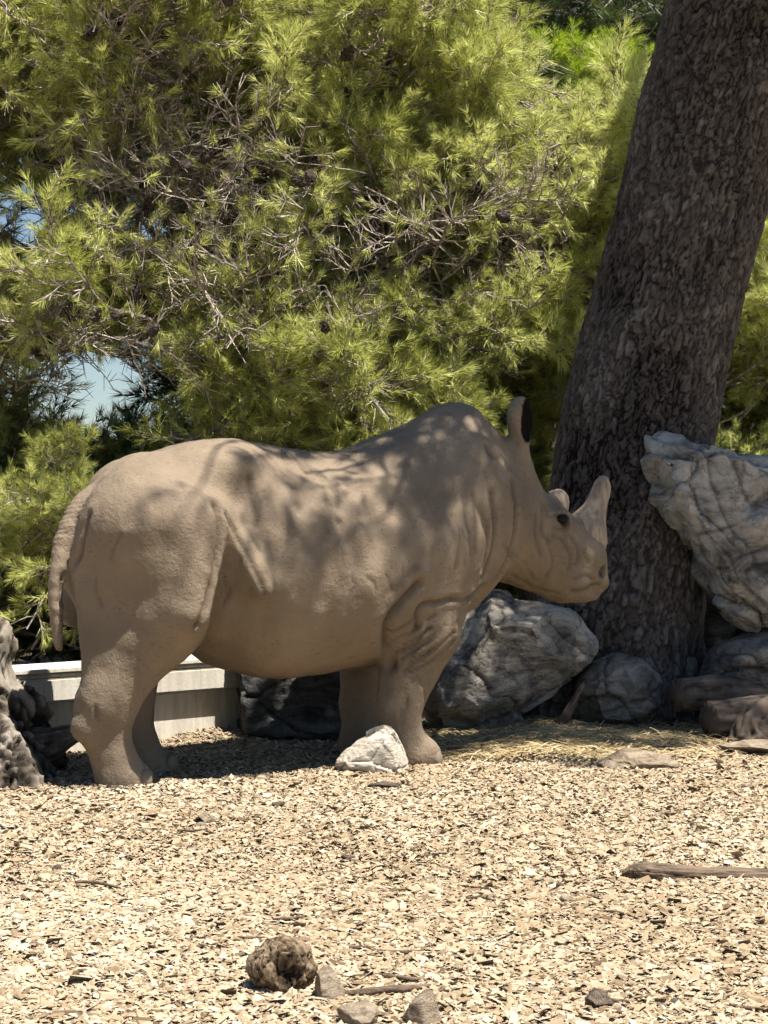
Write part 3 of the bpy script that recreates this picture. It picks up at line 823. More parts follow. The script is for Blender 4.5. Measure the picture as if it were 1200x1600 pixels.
def rhino():
    root = empty('rhinoceros', (R_ORG[0], R_ORG[1], 0), R_YAW)
    tag(root, 'grey-brown rhinoceros standing in dappled shade with its muzzle towards the leaning pine trunk', 'rhinoceros')
    M = Mat('rhino_skin'); co = M.coord()
    n1 = M.noise(co, 2.2, 6, .6); n2 = M.noise(co, 11, 6, .65); n3 = M.noise(co, 60, 4, .6)
    c = M.ramp(n1, [(.30, (.146, .110, .076)), (.52, (.205, .156, .107)), (.72, (.268, .210, .148))])
    c = M.mix(M.math('MULTIPLY', n2, .35), c, (.312, .248, .177))
    pz = M.n('SeparateXYZ'); M.t.links.new(co, pz.inputs[0])
    spk = M.voro(co, 90, 'F1')
    c = M.mix(M.ramp(spk, [(.0, .35), (.22, .0)]), c, (.17, .115, .075))
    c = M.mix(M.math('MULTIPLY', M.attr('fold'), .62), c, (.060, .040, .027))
    ck = M.noise(M.coord(scale=(1, 1, 2.6)), 34, 6, .75)
    c = M.mix(M.math('MULTIPLY', M.ramp(ck, [(.54, 0.), (.66, .75)]), M.ramp(M.noise(co, 5.5, 4, .6), [(.42, 0.), (.60, 1.)])), c, (.085, .056, .036))
    c = M.mix(M.attr('dark'), c, (.012, .010, .009))
    wr = M.voro(M.coord(scale=(1, 1, .55)), 46, 'DISTANCE_TO_EDGE'); wr2 = M.voro(M.coord(scale=(1, 1, .7)), 120, 'DISTANCE_TO_EDGE')
    b = M.bump(M.ramp(wr, [(0, 0.), (.10, 1.)]), .16, .004)
    b = M.bump(M.ramp(wr2, [(0, 0.), (.2, 1.)]), .22, .002, b)
    b = M.bump(n3, .6, .008, b)
    skin = M.done(c, .82, b, .22)
    M.put(M.b.inputs['Specular IOR Level'], M.ramp(M.attr('dark'), [(0., .22), (1., 0.)]))
    me, V, N = rhino_mesh()
    link('body', me, skin, root)
    # eye
    M = Mat('rhino_eye'); eye_m = M.done((.004, .003, .003), .35, None, .15)
    for s in (-1, 1):
        e = near_hit(V, N, 885, 816) if s < 0 else near_hit(V, N, 885, 816) * (1, -1, 1)
        bm = bmesh.new(); bmesh.ops.create_uvsphere(bm, u_segments=20, v_segments=14, radius=.034)
        mm = bpy.data.meshes.new('eye'); bm.to_mesh(mm); bm.free()
        for p in mm.polygons: p.use_smooth = True
        o = link('eye', mm, eye_m, root); o.location = e + np.array([0, -s * .002, 0]); o.scale = (1.1, .45, .72)
    # horns
    M = Mat('rhino_horn'); co = M.coord(scale=(1, 1, .18)); n = M.noise(co, 40, 5, .6)
    c = M.ramp(n, [(.3, (.20, .145, .095)), (.55, (.36, .285, .205)), (.75, (.47, .39, .30))])
    horn_m = M.done(c, .8, M.bump(M.noise(M.coord(scale=(1, 1, .12)), 90, 4), .6, .006), .25)
    def horn(pts, rad, flat=1.0):
        P = catmull([RL(*p) for p in pts], 26)
        R = np.interp(np.linspace(0, 1, 26), np.linspace(0, 1, len(rad)), rad)
        V, Q, T = tube_np(P, R, 28)
        V[:, 1] *= flat
        d = fbm(V * (35, 35, 9), 3, 8) * .004
        C = np.concatenate([np.repeat(P, 28, 0), P[:1], P[-1:]])
        V = V + (V - C) / (np.linalg.norm(V - C, axis=1)[:, None] + 1e-6) * d[:, None]
        return mesh_np('horn', V, [Q, T])
    link('front_horn', horn([(908, 850), (918, 822), (929, 795), (938, 769), (944, 745)], [.125, .125, .108, .080, .064, .055, .050, .044, .022]), horn_m, root)
    link('rear_horn', horn([(866, 796), (872, 778), (876, 766)], [.072, .068, .060, .048, .020]), horn_m, root)
    # toenails
    M = Mat('rhino_toenail'); nail_m = M.done(M.ramp(M.noise(M.coord(), 30, 4), [(.3, (.13, .10, .075)), (.7, (.27, .215, .16))]), .7, None, .3)
    bm = bmesh.new(); bmesh.ops.create_uvsphere(bm, u_segments=14, v_segments=10, radius=1.0)
    nm = bpy.data.meshes.new('toenail'); bm.to_mesh(nm); bm.free()
    for p in nm.polygons: p.use_smooth = True
    feet = [(205, 1216, -.26, .085), (246, 1206, .14, .085), (657, 1181, -.27, .095), (575, 1169, .20, .095)]
    for u, v, l, r in feet:
        c = RL(u, v, l)
        for an in (-1.0, 0.0, 1.0):
            o = link('toenail', nm, nail_m, root)
            o.location = (c[0] + math.cos(an) * r * .93, c[1] + math.sin(an) * r * .93, .036)
            o.scale = (.022, .038, .040); o.rotation_euler = (0, -.25, an)
    return root
rhino()

# ------------------------------------------------------------------ dead wood lying about
def wood(name, a, b, c3, sc=1.0, zs=1.0):
    M = Mat(name); co = M.coord(scale=(1, 1, zs))
    gr = M.attr('grain'); n = M.noise(co, 9 * sc, 6, .65)
    c = M.ramp(M.math('ADD', M.math('MULTIPLY', gr, .6), M.math('MULTIPLY', n, .4)), [(.28, a), (.5, b), (.74, c3)])
    bp = M.bump(M.noise(co, 60 * sc, 5, .7), .5, .008)
    return M.done(c, .9, bp, .15)
grey_wood = wood('grey_weathered_wood', (.022, .017, .013), (.10, .082, .064), (.27, .235, .19), 2.5, .16)
brown_wood = wood('brown_bark_wood', (.035, .025, .018), (.115, .082, .057), (.22, .165, .118), 2)
cut_wood = wood('cut_wood', (.045, .034, .026), (.11, .085, .065), (.18, .145, .115), 1.5)

def log(name, pts, rad, mat, n=40, seg=60, amp=.12, seed=0, stretch=10.0, parent=None, ridges=0, flat=None):
    """tapered log through world points with lengthwise furrows"""
    P = catmull(pts, seg); R = np.interp(np.linspace(0, 1, seg), np.linspace(0, 1, len(rad)), rad)
    org = P.mean(0); P = P - org
    V, Q, T = tube_np(P, R, n)
    an = np.tile(np.arange(n) / n * 2 * math.pi, seg); s_ = np.repeat(np.linspace(0, 1, seg), n)
    L = np.linalg.norm(np.diff(P, axis=0), axis=1).sum(); rm = R.mean()
    q = np.stack([np.cos(an) * 2.2, np.sin(an) * 2.2, s_ * L / rm / stretch * 3], 1)
    w = fbm(q * 1.0, 3, seed) * .6 + (1 - np.abs(fbm(q * 2.4, 3, seed + 5)) * 2) * .5 + .35 * fbm(q * (6, 6, 2.0), 2, seed + 8)
    if ridges: w = w + .6 * np.cos(an * ridges + 2 * fbm(q * .7, 2, seed + 3))
    C = np.repeat(P, n, 0); out = V[:seg * n] - C
    V[:seg * n] = C + out * (1 + amp * w)[:, None]
    if flat is not None: V[:, 2] = V[:, 2] * flat
    me = mesh_np(name, V, [Q, T])
    attr(me, 'grain', np.concatenate([np.clip(.5 + .35 * w + .25 * fbm(q * (9, 9, 1.2), 2, seed + 1), 0, 1), [.6, .6]]))
    o = link(name, me, mat, parent)
    if parent is None: o.location = org
    else: o.location = org - np.array(parent.location)
    return o

# old root stump at the left edge
sb = gnd(-5, 1228)
stump = empty('tree_stump', (sb[0], sb[1] + .25, 0))
tag(stump, 'weathered grey tree stump with a broken branch stub behind the hind leg of the rhinoceros', 'stump')
D_s = 9.35
def stump_wood():
    c = np.array(stump.location); h = .010
    L = lambda u, v, dD=0.0: px(u, v, D_s + dD) - c
    G = Grid((-.75, -.6, -.12), (.42, .6, .85), h)
    G.cone(L(-60, 1240), L(-50, 1120), .34, .25, .05)
    G.cone(L(-50, 1120), L(-28, 1020), .25, .135, .05)
    G.cone(L(-28, 1020), L(-10, 1003), .135, .075, .05)
    for a, b_, ra, rb in (((-5, 1120, -.05), (62, 1225, -.12), .12, .075), ((-30, 1130, -.2), (20, 1245, -.38), .13, .10), ((-80, 1130, -.15), (-90, 1250, -.4), .16, .12), ((20, 1100, .10), (70, 1190, .12), .09, .085)):
        G.cone(L(*a), L(*b_), ra, rb, .045)
    V, Q = G.surface(); N = vnormals(V, Q)
    q = V * (7, 7, 1.6) + .25 * np.stack([fbm(V * 3, 2, s_) for s_ in (3, 4, 5)], 1)
    fur = np.abs(fbm(q * 1.6, 4, 31, .6)); f2 = fbm(V * (48, 48, 7), 3, 33)
    V = V + N * (.11 * (np.minimum(fur, .45) - .2) + .014 * f2 + .03 * fbm(V * 4, 2, 36))[:, None]
    me = mesh_np('stump_wood', V, Q)
    attr(me, 'grain', np.clip(-.02 + 1.15 * fur + .35 * f2 + .2 * fbm(V * 5, 2, 39), 0, 1))
    link('stump_wood', me, grey_wood, stump)
stump_wood()
log('branch_stub', [px(40, 1168, D_s), px(75, 1163, D_s + .02), px(105, 1150, D_s + .05), px(142, 1140, D_s + .10)], [.088, .080, .066, .045, .030], grey_wood, n=32, seg=40, amp=.07, seed=17, parent=stump)

# cut logs under the slab
def cutlog(a, b, r0, r1, label, seed):
    o = log('cut_log', [a, (a + b) / 2 + (0, 0, .01), b], [r0, r0 * 1.02, r1], cut_wood, n=48, seg=50, amp=.09, seed=seed, stretch=8)
    tag(o, label, 'log'); return o
cutlog(px(1060, 1086, 11.0), px(1190, 1082, 11.35), .088, .075, 'dark cut log lying uppermost in front of the rounded brown boulder', 23)
cutlog(px(1108, 1126, 10.75), px(1290, 1112, 11.0), .098, .105, 'thick short log with its round cut end beside the flat tan stone', 27)
o = log('root_piece', [px(1172, 1172, 10.55), px(1180, 1140, 10.6), px(1215, 1112, 10.7), px(1280, 1100, 10.8)], [.10, .095, .08, .06], cut_wood, n=40, seg=40, amp=.28, seed=29)
tag(o, 'gnarled dark root piece standing before the thick short log', 'root')
o = log('dead_branch', [px(865, 1145, 11.05), px(885, 1118, 11.1), px(905, 1080, 11.2), px(915, 1062, 11.25)], [.030, .026, .018, .008], brown_wood, n=14, seg=24, amp=.2, seed=31)
tag(o, 'broken brown branch leaning on the knobbly rock', 'branch')

# long split log on the right of the yard
y0 = gnd(1080, 1382)
o = log('split_log', [px(972, 1366, 6.66), px(1000, 1364, 6.65), px(1060, 1369, 6.62), px(1150, 1372, 6.62), px(1290, 1374, 6.66)], [.012, .028, .033, .030, .032, .030], brown_wood, n=48, seg=80, amp=.22, seed=37, stretch=16)
tag(o, 'long split brown branch lying flat on the wood chips', 'branch')

# fibrous clump in the foreground
def clump():
    p = gnd(440, 1552); r = 50 * p[1] / F_PX
    bm = bmesh.new(); bmesh.ops.create_icosphere(bm, subdivisions=6, radius=1.0)
    V = np.array([x.co for x in bm.verts])
    f = np.abs(fbm(V * (3.0, 3.0, 1.6) + fbm(V * 2, 2, 7)[:, None] * .8, 4, 71))
    shade_dent = np.exp(-(np.linalg.norm(V - np.array([.05, -.85, -.35]), axis=1) / .5) ** 2)
    d = 1 + .20 * fbm(V * 1.3, 2, 70) - .20 * (f < .1) * (.1 - f) * 8 + .05 * f - .13 * shade_dent + .03 * fbm(V * (20, 20, 6), 2, 75)
    W = V * d[:, None] * r * np.array([1.02, 1.0, .92])
    for vv, q in zip(bm.verts, W): vv.co = q
    me = bpy.data.meshes.new('fibrous_clump'); bm.to_mesh(me); bm.free()
    for q in me.polygons: q.use_smooth = True
    attr(me, 'grain', np.clip(.50 + .6 * (f - .2) - .55 * shade_dent + .25 * fbm(V * (12, 12, 4), 2, 78), 0, 1))  # shade on the lower front is put into the grain colour
    M = Mat('clump_fibre'); co = M.coord(); st = M.noise(M.coord(scale=(1, 1, .25), rot=(.6, .5, 0)), 70, 5, .7)
    c = M.ramp(M.math('ADD', M.math('MULTIPLY', M.attr('grain'), .7), M.math('MULTIPLY', st, .3)), [(.2, (.03, .021, .014)), (.5, (.125, .088, .055)), (.75, (.27, .205, .135))])
    o = link('fibrous_clump', me, M.done(c, .95, M.bump(st, .8, .012), .1))
    o.location = (p[0], p[1] + r * .3, r * .80); o.rotation_euler = (0, 0, .2)
    tag(o, 'round dark brown fibrous clump on the wood chips', 'clump')
clump()

# sticks and twigs
def stick(pts, r, label, seed, group=None):
    o = log('stick', [np.array(p) for p in pts], [r * .7, r, r, r * .5], brown_wood, n=9, seg=20, amp=.2, seed=seed)
    tag(o, label, 'stick', group)
stick([gnd(540, 1560) + (0, 0, .012), gnd(600, 1557) + (0, 0, .016), gnd(678, 1549) + (0, 0, .014)], .010, 'long thin stick running from the fibrous clump to the pointed stone', 81)
stick([gnd(40, 1604) + (0, 0, .012), gnd(110, 1600) + (0, 0, .02), gnd(175, 1603) + (0, 0, .012)], .012, 'thick brown stick at the edge of the yard far from the stones', 82)
for q in range(22):
    u, v = k_.uniform(0, 1200), 1232 + 360 * k_.random()
    L = k_.uniform(25, 75) * (v - 800) / 550; a_ = k_.uniform(-.35, .35)
    pts = [gnd(u + t * L, v + t * L * a_ * .35 + k_.uniform(-2, 2)) + (0, 0, .012 + .006 * k_.random()) for t in (-.5, 0, .5)]
    stick(pts, k_.uniform(.003, .006), 'short dry twig lying loose on the wood chips', 200 + q, 'dry twigs on the yard')

# straw drifted under the boulders
M = Mat('straw'); c = M.ramp(M.attr('tone'), [(0, (.16, .11, .055)), (.5, (.36, .265, .13)), (1, (.58, .47, .27))]); straw_m = M.done(c, .8, None, .25)
def straw(n, seed):
    g = np.random.default_rng(seed); B = Bag()
    cx = g.normal(0, 1, n)
    U = np.where(g.random(n) < .75, g.normal(850, 85, n), g.uniform(680, 1180, n)); Vv = np.where(g.random(n) < .6, g.normal(1153, 11, n), g.uniform(1140, 1192, n))
    tone = g.random(n)
    for i in range(n):
        p = gnd(U[i], max(Vv[i], 1128)); a = g.uniform(-1, 1) ** 1 * 1.3; L = g.uniform(.05, .17); w = g.uniform(.0015, .003)
        z = g.uniform(.004, .03) + .03 * math.exp(-((U[i] - 850) / 60) ** 2)
        d = np.array([math.cos(a), math.sin(a), g.normal(0, .18)]); s = np.array([-math.sin(a), math.cos(a), .3]) * w
        m = p + (0, 0, z); bend = np.array([0, 0, g.uniform(0, .02)])
        P = np.array([m - d * L / 2 - s, m - d * L / 2 + s, m + bend + s, m + bend - s, m + d * L / 2 + s, m + d * L / 2 - s])
        B.add(P, np.array([[0, 1, 2, 3], [3, 2, 4, 5]]), None, tone[i])
    return B.mesh('straw', False)
tag(link('straw', straw(5200, 3), straw_m), 'dry straw drifted on the ground under the boulders', 'straw', kind='stuff')

# ------------------------------------------------------------------ pine foliage pieces
def pine_mat(name, deep, mid, young):
    M = Mat(name); t = M.attr('tone')
    it = M.n('Attribute', attribute_name='itone', attribute_type='INSTANCER').outputs['Fac']
    c = M.ramp(M.math('ADD', t, it, True), [(0., deep), (.5, mid), (1., young)])
    M.done(c, .42, None, .5)
    tr = M.n('BsdfTranslucent'); M.t.links.new(c, tr.inputs['Color'])
    mx = M.n('MixShader'); mx.inputs[0].default_value = .42
    M.t.links.new(M.b.outputs[0], mx.inputs[1]); M.t.links.new(tr.outputs[0], mx.inputs[2])
    M.t.links.new(mx.outputs[0], M.out.inputs['Surface'])
    return M.m
needle_m = pine_mat('pine_needles', (.14, .155, .030), (.47, .50, .115), (.78, .80, .30))
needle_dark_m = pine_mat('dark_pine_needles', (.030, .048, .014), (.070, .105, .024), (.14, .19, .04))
needle_fresh_m = pine_mat('fresh_green_needles', (.13, .20, .012), (.32, .44, .02), (.50, .62, .05))
M = Mat('twig_bark'); c = M.ramp(M.noise(M.coord(), 30, 4), [(.3, (.09, .07, .055)), (.5, (.30, .25, .205)), (.7, (.60, .53, .45))]); twig_m = M.done(c, .9, None, .15)
M = Mat('branch_bark'); co = M.coord(); c = M.ramp(M.noise(co, 14, 6, .7), [(.3, (.045, .036, .030)), (.6, (.12, .10, .085)), (.8, (.22, .19, .165))]); branch_m = M.done(c, .92, M.bump(M.noise(co, 40, 5), .8, .02), .15)

def needle_fan(g, base, axis, n, L, w, spread):
    """n needles leaving a point of a shoot, brushed forward along its axis"""
    axis = axis / np.linalg.norm(axis)
    a = np.cross(axis, [.3, .2, 1.0]); a /= np.linalg.norm(a); b = np.cross(axis, a)
    ph = g.uniform(0, 2 * math.pi, n); th = np.abs(g.normal(spread, .18, n))
    d = axis * np.cos(th)[:, None] + (a * np.cos(ph)[:, None] + b * np.sin(ph)[:, None]) * np.sin(th)[:, None]
    d[:, 2] -= .10
    l = L * g.uniform(.75, 1.1, n)
    s = np.cross(d, g.normal(0, 1, (n, 3))); s /= np.linalg.norm(s, axis=1)[:, None] + 1e-9
    tip = base + d * l[:, None]
    return np.stack([base - s * w, base + s * w, tip], 1)

def make_bough(seed, shoots=60, leafy=1.0, length=.72):
    """template bough: (needle triangles, their tone), twig verts, twig quads; starts at the origin and runs along +x"""
    g = np.random.default_rng(seed); tris, tones = [], []; tw = Bag()
    def curve(p, d, L, n, droop):
        P = [p]; d = d / np.linalg.norm(d)
        for i in range(n):
            d = d + g.normal(0, .13, 3) + np.array([0, 0, droop]); d /= np.linalg.norm(d); P.append(P[-1] + d * L / n)
        return np.array(P)
    main = curve(np.zeros(3), np.array([1, 0, .05]), length, 7, .03)
    Vt, Qt, _ = tube_np(main, np.linspace(.0095, .0045, 8), 4, False); tw.add(Vt, Qt)
    ends = []
    for i in range(11):
        t = g.uniform(.18, .98) * 7; k = min(int(t), 6); p = main[k] + (main[k + 1] - main[k]) * (t - k)
        ax = main[k + 1] - main[k]; ax /= np.linalg.norm(ax)
        side = np.array([0, 1 if i % 2 else -1, 0.0]) * g.uniform(.6, 1.2) + np.array([0, 0, g.normal(.05, .45)])
        tw2 = curve(p, ax * .8 + side, g.uniform(.16, .38) * (1.1 - t / 14) * length / .72, 5, .035)
        Vt, Qt, _ = tube_np(tw2, np.linspace(.0052, .0025, 6), 3, False); tw.add(Vt, Qt)
        ends.append(tw2)
    ends.append(main)
    per = max(1, shoots // len(ends))
    for e in ends:
        for j in range(per):
            t = (1 - g.random() ** 1.6 * .75) * (len(e) - 1) * .999; k = int(t); p = e[k] + (e[k + 1] - e[k]) * (t - k)
            ax = e[k + 1] - e[k]; ax /= np.linalg.norm(ax)
            d = ax + g.normal(0, .50, 3) + np.array([0, 0, .16])
            sh = curve(p, d, g.uniform(.06, .14), 3, .05)
            Vt, Qt, _ = tube_np(sh[[0, 3]], np.array([.0028, .0016]), 3, False); tw.add(Vt, Qt)
            if g.random() > leafy: continue
            tone = g.normal(.55, .15)
            for q, cnt in ((1, 8), (2, 12), (3, 17)):
                tr = needle_fan(g, sh[q], sh[q] - sh[q - 1], cnt, .092, .0021, .50 if q < 3 else .38)
                tris.append(tr); tones.append(np.clip(g.normal(tone, .10, cnt), 0, 1))
    T = np.concatenate(tris) if tris else np.zeros((0, 3, 3)); tn = np.concatenate(tones) if tones else np.zeros(0)
    return T, tn, np.concatenate(tw.V), np.concatenate(tw.Q)
TEMPL = [make_bough(300 + i) for i in range(7)] + [make_bough(340 + i, 90, .10, .85) for i in range(4)] + [make_bough(360 + i, 24, 1.0, .72) for i in range(3)]
N_LEAFY = 7

def bough_set(name, mat):
    """node group that sets the template boughs (needles of the given material, grey twigs) on the points of a crown"""
    ng = bpy.data.node_groups.new(name, 'GeometryNodeTree')
    ng.interface.new_socket('Geometry', in_out='INPUT', socket_type='NodeSocketGeometry')
    ng.interface.new_socket('Geometry', in_out='OUTPUT', socket_type='NodeSocketGeometry')
    N = ng.nodes.new; Lk = ng.links.new
    gi, go, jn = N('NodeGroupInput'), N('NodeGroupOutput'), N('GeometryNodeJoinGeometry')
    def named(nm, ty):
        x = N('GeometryNodeInputNamedAttribute'); x.data_type = ty; x.inputs['Name'].default_value = nm
        return next(o for o in x.outputs if o.enabled and o.name == 'Attribute')
    kid, rot, scl = named('kind_id', 'INT'), named('rot', 'FLOAT_VECTOR'), named('scl', 'FLOAT')
    e2r = N('FunctionNodeEulerToRotation'); Lk(rot, e2r.inputs[0])
    for i, (T, tn, Vw, Qw) in enumerate(TEMPL):
        Vn = T.reshape(-1, 3)
        me = mesh_np('bough', np.concatenate([Vn, Vw]), [np.arange(len(Vn)).reshape(-1, 3), Qw + len(Vn)], False)
        attr(me, 'tone', np.concatenate([np.repeat(tn, 3), np.zeros(len(Vw))]))
        me.materials.append(mat); me.materials.append(twig_m)
        me.polygons.foreach_set('material_index', np.concatenate([np.zeros(len(T), np.int32), np.ones(len(Qw), np.int32)]))
        ob = bpy.data.objects.new('bough', me)
        oi = N('GeometryNodeObjectInfo'); oi.inputs['Object'].default_value = ob; oi.transform_space = 'ORIGINAL'
        cp = N('FunctionNodeCompare'); cp.data_type = 'INT'; cp.operation = 'EQUAL'
        ins = [x for x in cp.inputs if x.enabled]
        Lk(kid, ins[0]); ins[1].default_value = i
        ip = N('GeometryNodeInstanceOnPoints')
        Lk(gi.outputs[0], ip.inputs['Points']); Lk(cp.outputs[0], ip.inputs['Selection']); Lk(oi.outputs['Geometry'], ip.inputs['Instance'])
        Lk(e2r.outputs[0], ip.inputs['Rotation']); Lk(scl, ip.inputs['Scale'])
        Lk(ip.outputs[0], jn.inputs[0])
    Lk(jn.outputs[0], go.inputs[0])
    return ng
SETS = {}
def crown_object(boughs, b0, mat, g, parent):
    """one crown: a point per bough, dressed by the node group"""
    if mat.name not in SETS: SETS[mat.name] = bough_set('boughs_' + mat.name, mat)
    n = len(boughs)
    me = bpy.data.meshes.new('crown'); me.vertices.add(n)
    me.vertices.foreach_set('co', (np.array([b[0] for b in boughs]) - b0).astype(np.float32).ravel())
    a = me.attributes.new('rot', 'FLOAT_VECTOR', 'POINT')
    a.data.foreach_set('vector', np.array([Matrix(frame(np.array(b[1], float), g.uniform(-.9, .9)).tolist()).to_euler() for b in boughs], dtype=np.float32).ravel())
    a = me.attributes.new('kind_id', 'INT', 'POINT')
    a.data.foreach_set('value', np.array([g.integers(*((0, 7), (7, 11), (11, 14))[int(b[4])]) for b in boughs], dtype=np.int32))
    attr(me, 'scl', [b[2] for b in boughs]); attr(me, 'itone', [b[3] for b in boughs])
    me.materials.append(mat)
    o = link('crown', me, None, parent); o['kind'] = 'stuff'
    md = o.modifiers.new('boughs', 'NODES'); md.node_group = SETS[mat.name]
    return o

def frame(d, roll):
    d = d / np.linalg.norm(d); a = np.cross([0, 0, 1.0], d)
    if np.linalg.norm(a) < 1e-3: a = np.array([0, 1.0, 0])
    a /= np.linalg.norm(a); b = np.cross(d, a)
    c, s = math.cos(roll), math.sin(roll)
    return np.stack([d, a * c + b * s, b * c - a * s], 1)      # columns

# pine cones
def cone_mesh():
    n, m = 10, 9; V = []
    for i in range(m):
        t = i / (m - 1); r = math.sin(math.pi * (.08 + .88 * t ** .8)) * .027
        for j in range(n):
            a = (j + .5 * (i % 2)) / n * 2 * math.pi; rr = r * (1.18 if (i + j) % 2 else .86)
            V.append((rr * math.cos(a), rr * math.sin(a), (t - .5) * .085 + (.004 if (i + j) % 2 else -.003)))
    i = (np.arange(m - 1)[:, None] * n + np.arange(n)[None]); j2 = (np.arange(m - 1)[:, None] * n + (np.arange(n)[None] + 1) % n)
    return mesh_np('pine_cone', np.array(V), np.stack([i, j2, j2 + n, i + n], -1).reshape(-1, 4), False)
M = Mat('pine_cone'); cone_m = M.done(M.ramp(M.noise(M.coord(), 60, 3), [(.3, (.022, .016, .014)), (.7, (.085, .062, .050))]), .8, None, .3)
CONE = cone_mesh(); CONE.materials.append(cone_m)

def plant_tree(name, label, base, trunk_pts, trunk_r, boughs, mat, seed, cat='pine tree', group=None, cones=0, limb_k=16):
    """tree from bough placements: boughs = list of (pos, dir, scale, tone, bare). Limbs grow from the trunk to groups of boughs."""
    g = np.random.default_rng(seed)
    root = empty(name, base); tag(root, label, cat, group)
    b0 = np.array(base)
    P = catmull(np.array(trunk_pts, float), 26) - b0
    R = np.interp(np.linspace(0, 1, 26), np.linspace(0, 1, len(trunk_r)), trunk_r)
    Vt, Qt, Tt = tube_np(P, R, 14)
    Vt = Vt + .12 * R.mean() * fbm(Vt * 5, 3, seed)[:, None]
    link('trunk', mesh_np('trunk', Vt, [Qt, Tt]), branch_m, root)
    pos = np.array([b[0] for b in boughs]) - b0
    # group the boughs (a few k-means rounds) and run a limb to each group
    k = min(limb_k, len(pos)); C = pos[g.choice(len(pos), k, False)]
    for it in range(6):
        lab = np.argmin(((pos[:, None] - C[None]) ** 2).sum(2), 1)
        for q in range(k):
            if (lab == q).any(): C[q] = pos[lab == q].mean(0)
    twigs = Bag()
    for q in range(k):
        mem = np.flatnonzero(lab == q)
        if len(mem) == 0: continue
        c = C[q]; hd = np.linalg.norm(P[:, :2] - c[:2], axis=1)
        want = c[2] - .10 * hd.min() + g.normal(0, .2)
        t = np.argmin(np.abs(P[:, 2] - want)); a = P[t]
        L = np.linalg.norm(c - a)
        mid = (a + c) / 2 + np.array([0, 0, .10 * L * g.normal(0, .6)]) + g.normal(0, .06 * L, 3)
        path = catmull([a, mid, c], 14); rl = min(R[t] * .55, .018 + .014 * L)
        Vt, Qt, Tt = tube_np(path + g.normal(0, .012, path.shape) * np.linspace(0, 1, 14)[:, None], np.linspace(rl, .014, 14), 8)
        link('limb', mesh_np('limb', Vt, [Qt, Tt]), branch_m, root)
        for i in mem:
            f = path[g.integers(7, 14)]; d = pos[i] - f; l = np.linalg.norm(d)
            m2 = (f + pos[i]) / 2 + g.normal(0, .08 * l, 3) + (0, 0, -.05 * l)
            Vt, Qt, _ = tube_np(catmull([f, m2, pos[i]], 6), np.linspace(.013, .008, 6), 5, False); twigs.add(Vt, Qt)
    crown_object(boughs, b0, mat, g, root)
    tm = twigs.mesh('twigs'); tw = link('twigs', tm, twig_m, root); tw['kind'] = 'stuff'
    # cones sit on the nearest bare boughs
    bare = sorted([b for b in boughs if b[4] == 1], key=lambda b: b[0][1])[:max(1, int(cones * .8))]
    for i in range(cones if bare else 0):
        p, d, sc = bare[g.integers(len(bare))][:3]
        q = np.array(p) - b0 + np.array(d) * sc * g.uniform(.15, .8) + (0, 0, -.03) + g.normal(0, .012, 3)
        o = link('pine_cone', CONE, None, root); o.location = q; s = g.uniform(1.0, 1.5); o.scale = (s, s, s); o.rotation_euler = tuple(g.uniform(-1, 1, 3) * (1.2, 1.2, 3))
    return root

HOLES = [(208, 632, 112, 86), (150, 600, 50, 34), (34, 300, 66, 48), (24, 352, 52, 34), (20, 565, 34, 20), (60, 640, 24, 22), (14, 430, 34, 30), (1140, 655, 22, 42), (600, 468, 18, 14), (105, 690, 30, 22), (245, 690, 26, 20)]
def in_hole(u, v, grow=1.0):
    return any(((u - a) / (w * grow)) ** 2 + ((v - b) / (h * grow)) ** 2 < 1 for a, b, w, h in HOLES)
BROWN = [(160, 160, 90, 110), (330, 400, 200, 170), (300, 290, 160, 80), (690, 400, 110, 90), (700, 130, 55, 40), (470, 500, 70, 60), (560, 270, 50, 40), (830, 330, 45, 30), (90, 620, 110, 90)]
def brownness(u, v):
    return min(1.0, 1.35 * max(math.exp(-(((u - a) / w) ** 2 + ((v - b) / h) ** 2)) for a, b, w, h in BROWN))

def fill(seed, n, urange, vrange, drange, scale=(.8, 1.25), tone=0.0, toward=(0.1, -1.0, 0.0), brown=1.0, hole_grow=1.25, keep=None, spread=.55, cluster=5, avoid=()):
    """bough placements in a slab of air seen between pixel ranges; clustered, with gaps kept open"""
    g = np.random.default_rng(seed); out = []
    tries = 0
    while len(out) < n and tries < n * 30:
        tries += 1
        u0, v0, D0 = g.uniform(*urange), g.uniform(*vrange), g.uniform(*drange)
        tn0 = tone + g.normal(0, .13); dr = np.array(toward) + g.normal(0, spread, 3) * (1, .5, .5)
        bare0 = g.random() < brown * 1.0 * brownness(u0, v0)
        for j in range(g.integers(2, cluster + 1)):
            u, v, D = u0 + g.normal(0, 34), v0 + g.normal(0, 24), D0 + g.normal(0, .22)
            d = dr + g.normal(0, .35, 3); d /= np.linalg.norm(d); sc = g.uniform(*scale)
            # keep the whole bough clear of the openings
            p = px(u, v, D); ok = keep is None or keep(u, v)
            for f in (0, .4, .8):
                e = p + d * sc * .72 * f
                if in_hole(600 + e[0] / e[1] * F_PX, 800 - (e[2] - CAM_H) / e[1] * F_PX, hole_grow): ok = False
                if any(((600 + e[0] / e[1] * F_PX - a) / w) ** 2 + ((800 - (e[2] - CAM_H) / e[1] * F_PX - b) / h) ** 2 < 1 for a, b, w, h in avoid): ok = False
            if not ok or p[2] < .1: continue
            out.append((p, d, sc, tn0 + g.normal(0, .06), bare0 or g.random() < brown * .7 * brownness(u, v)))
    return out[:n]

B = lambda u, D: np.array([(u - 600) / F_PX * D, D, 0.0])
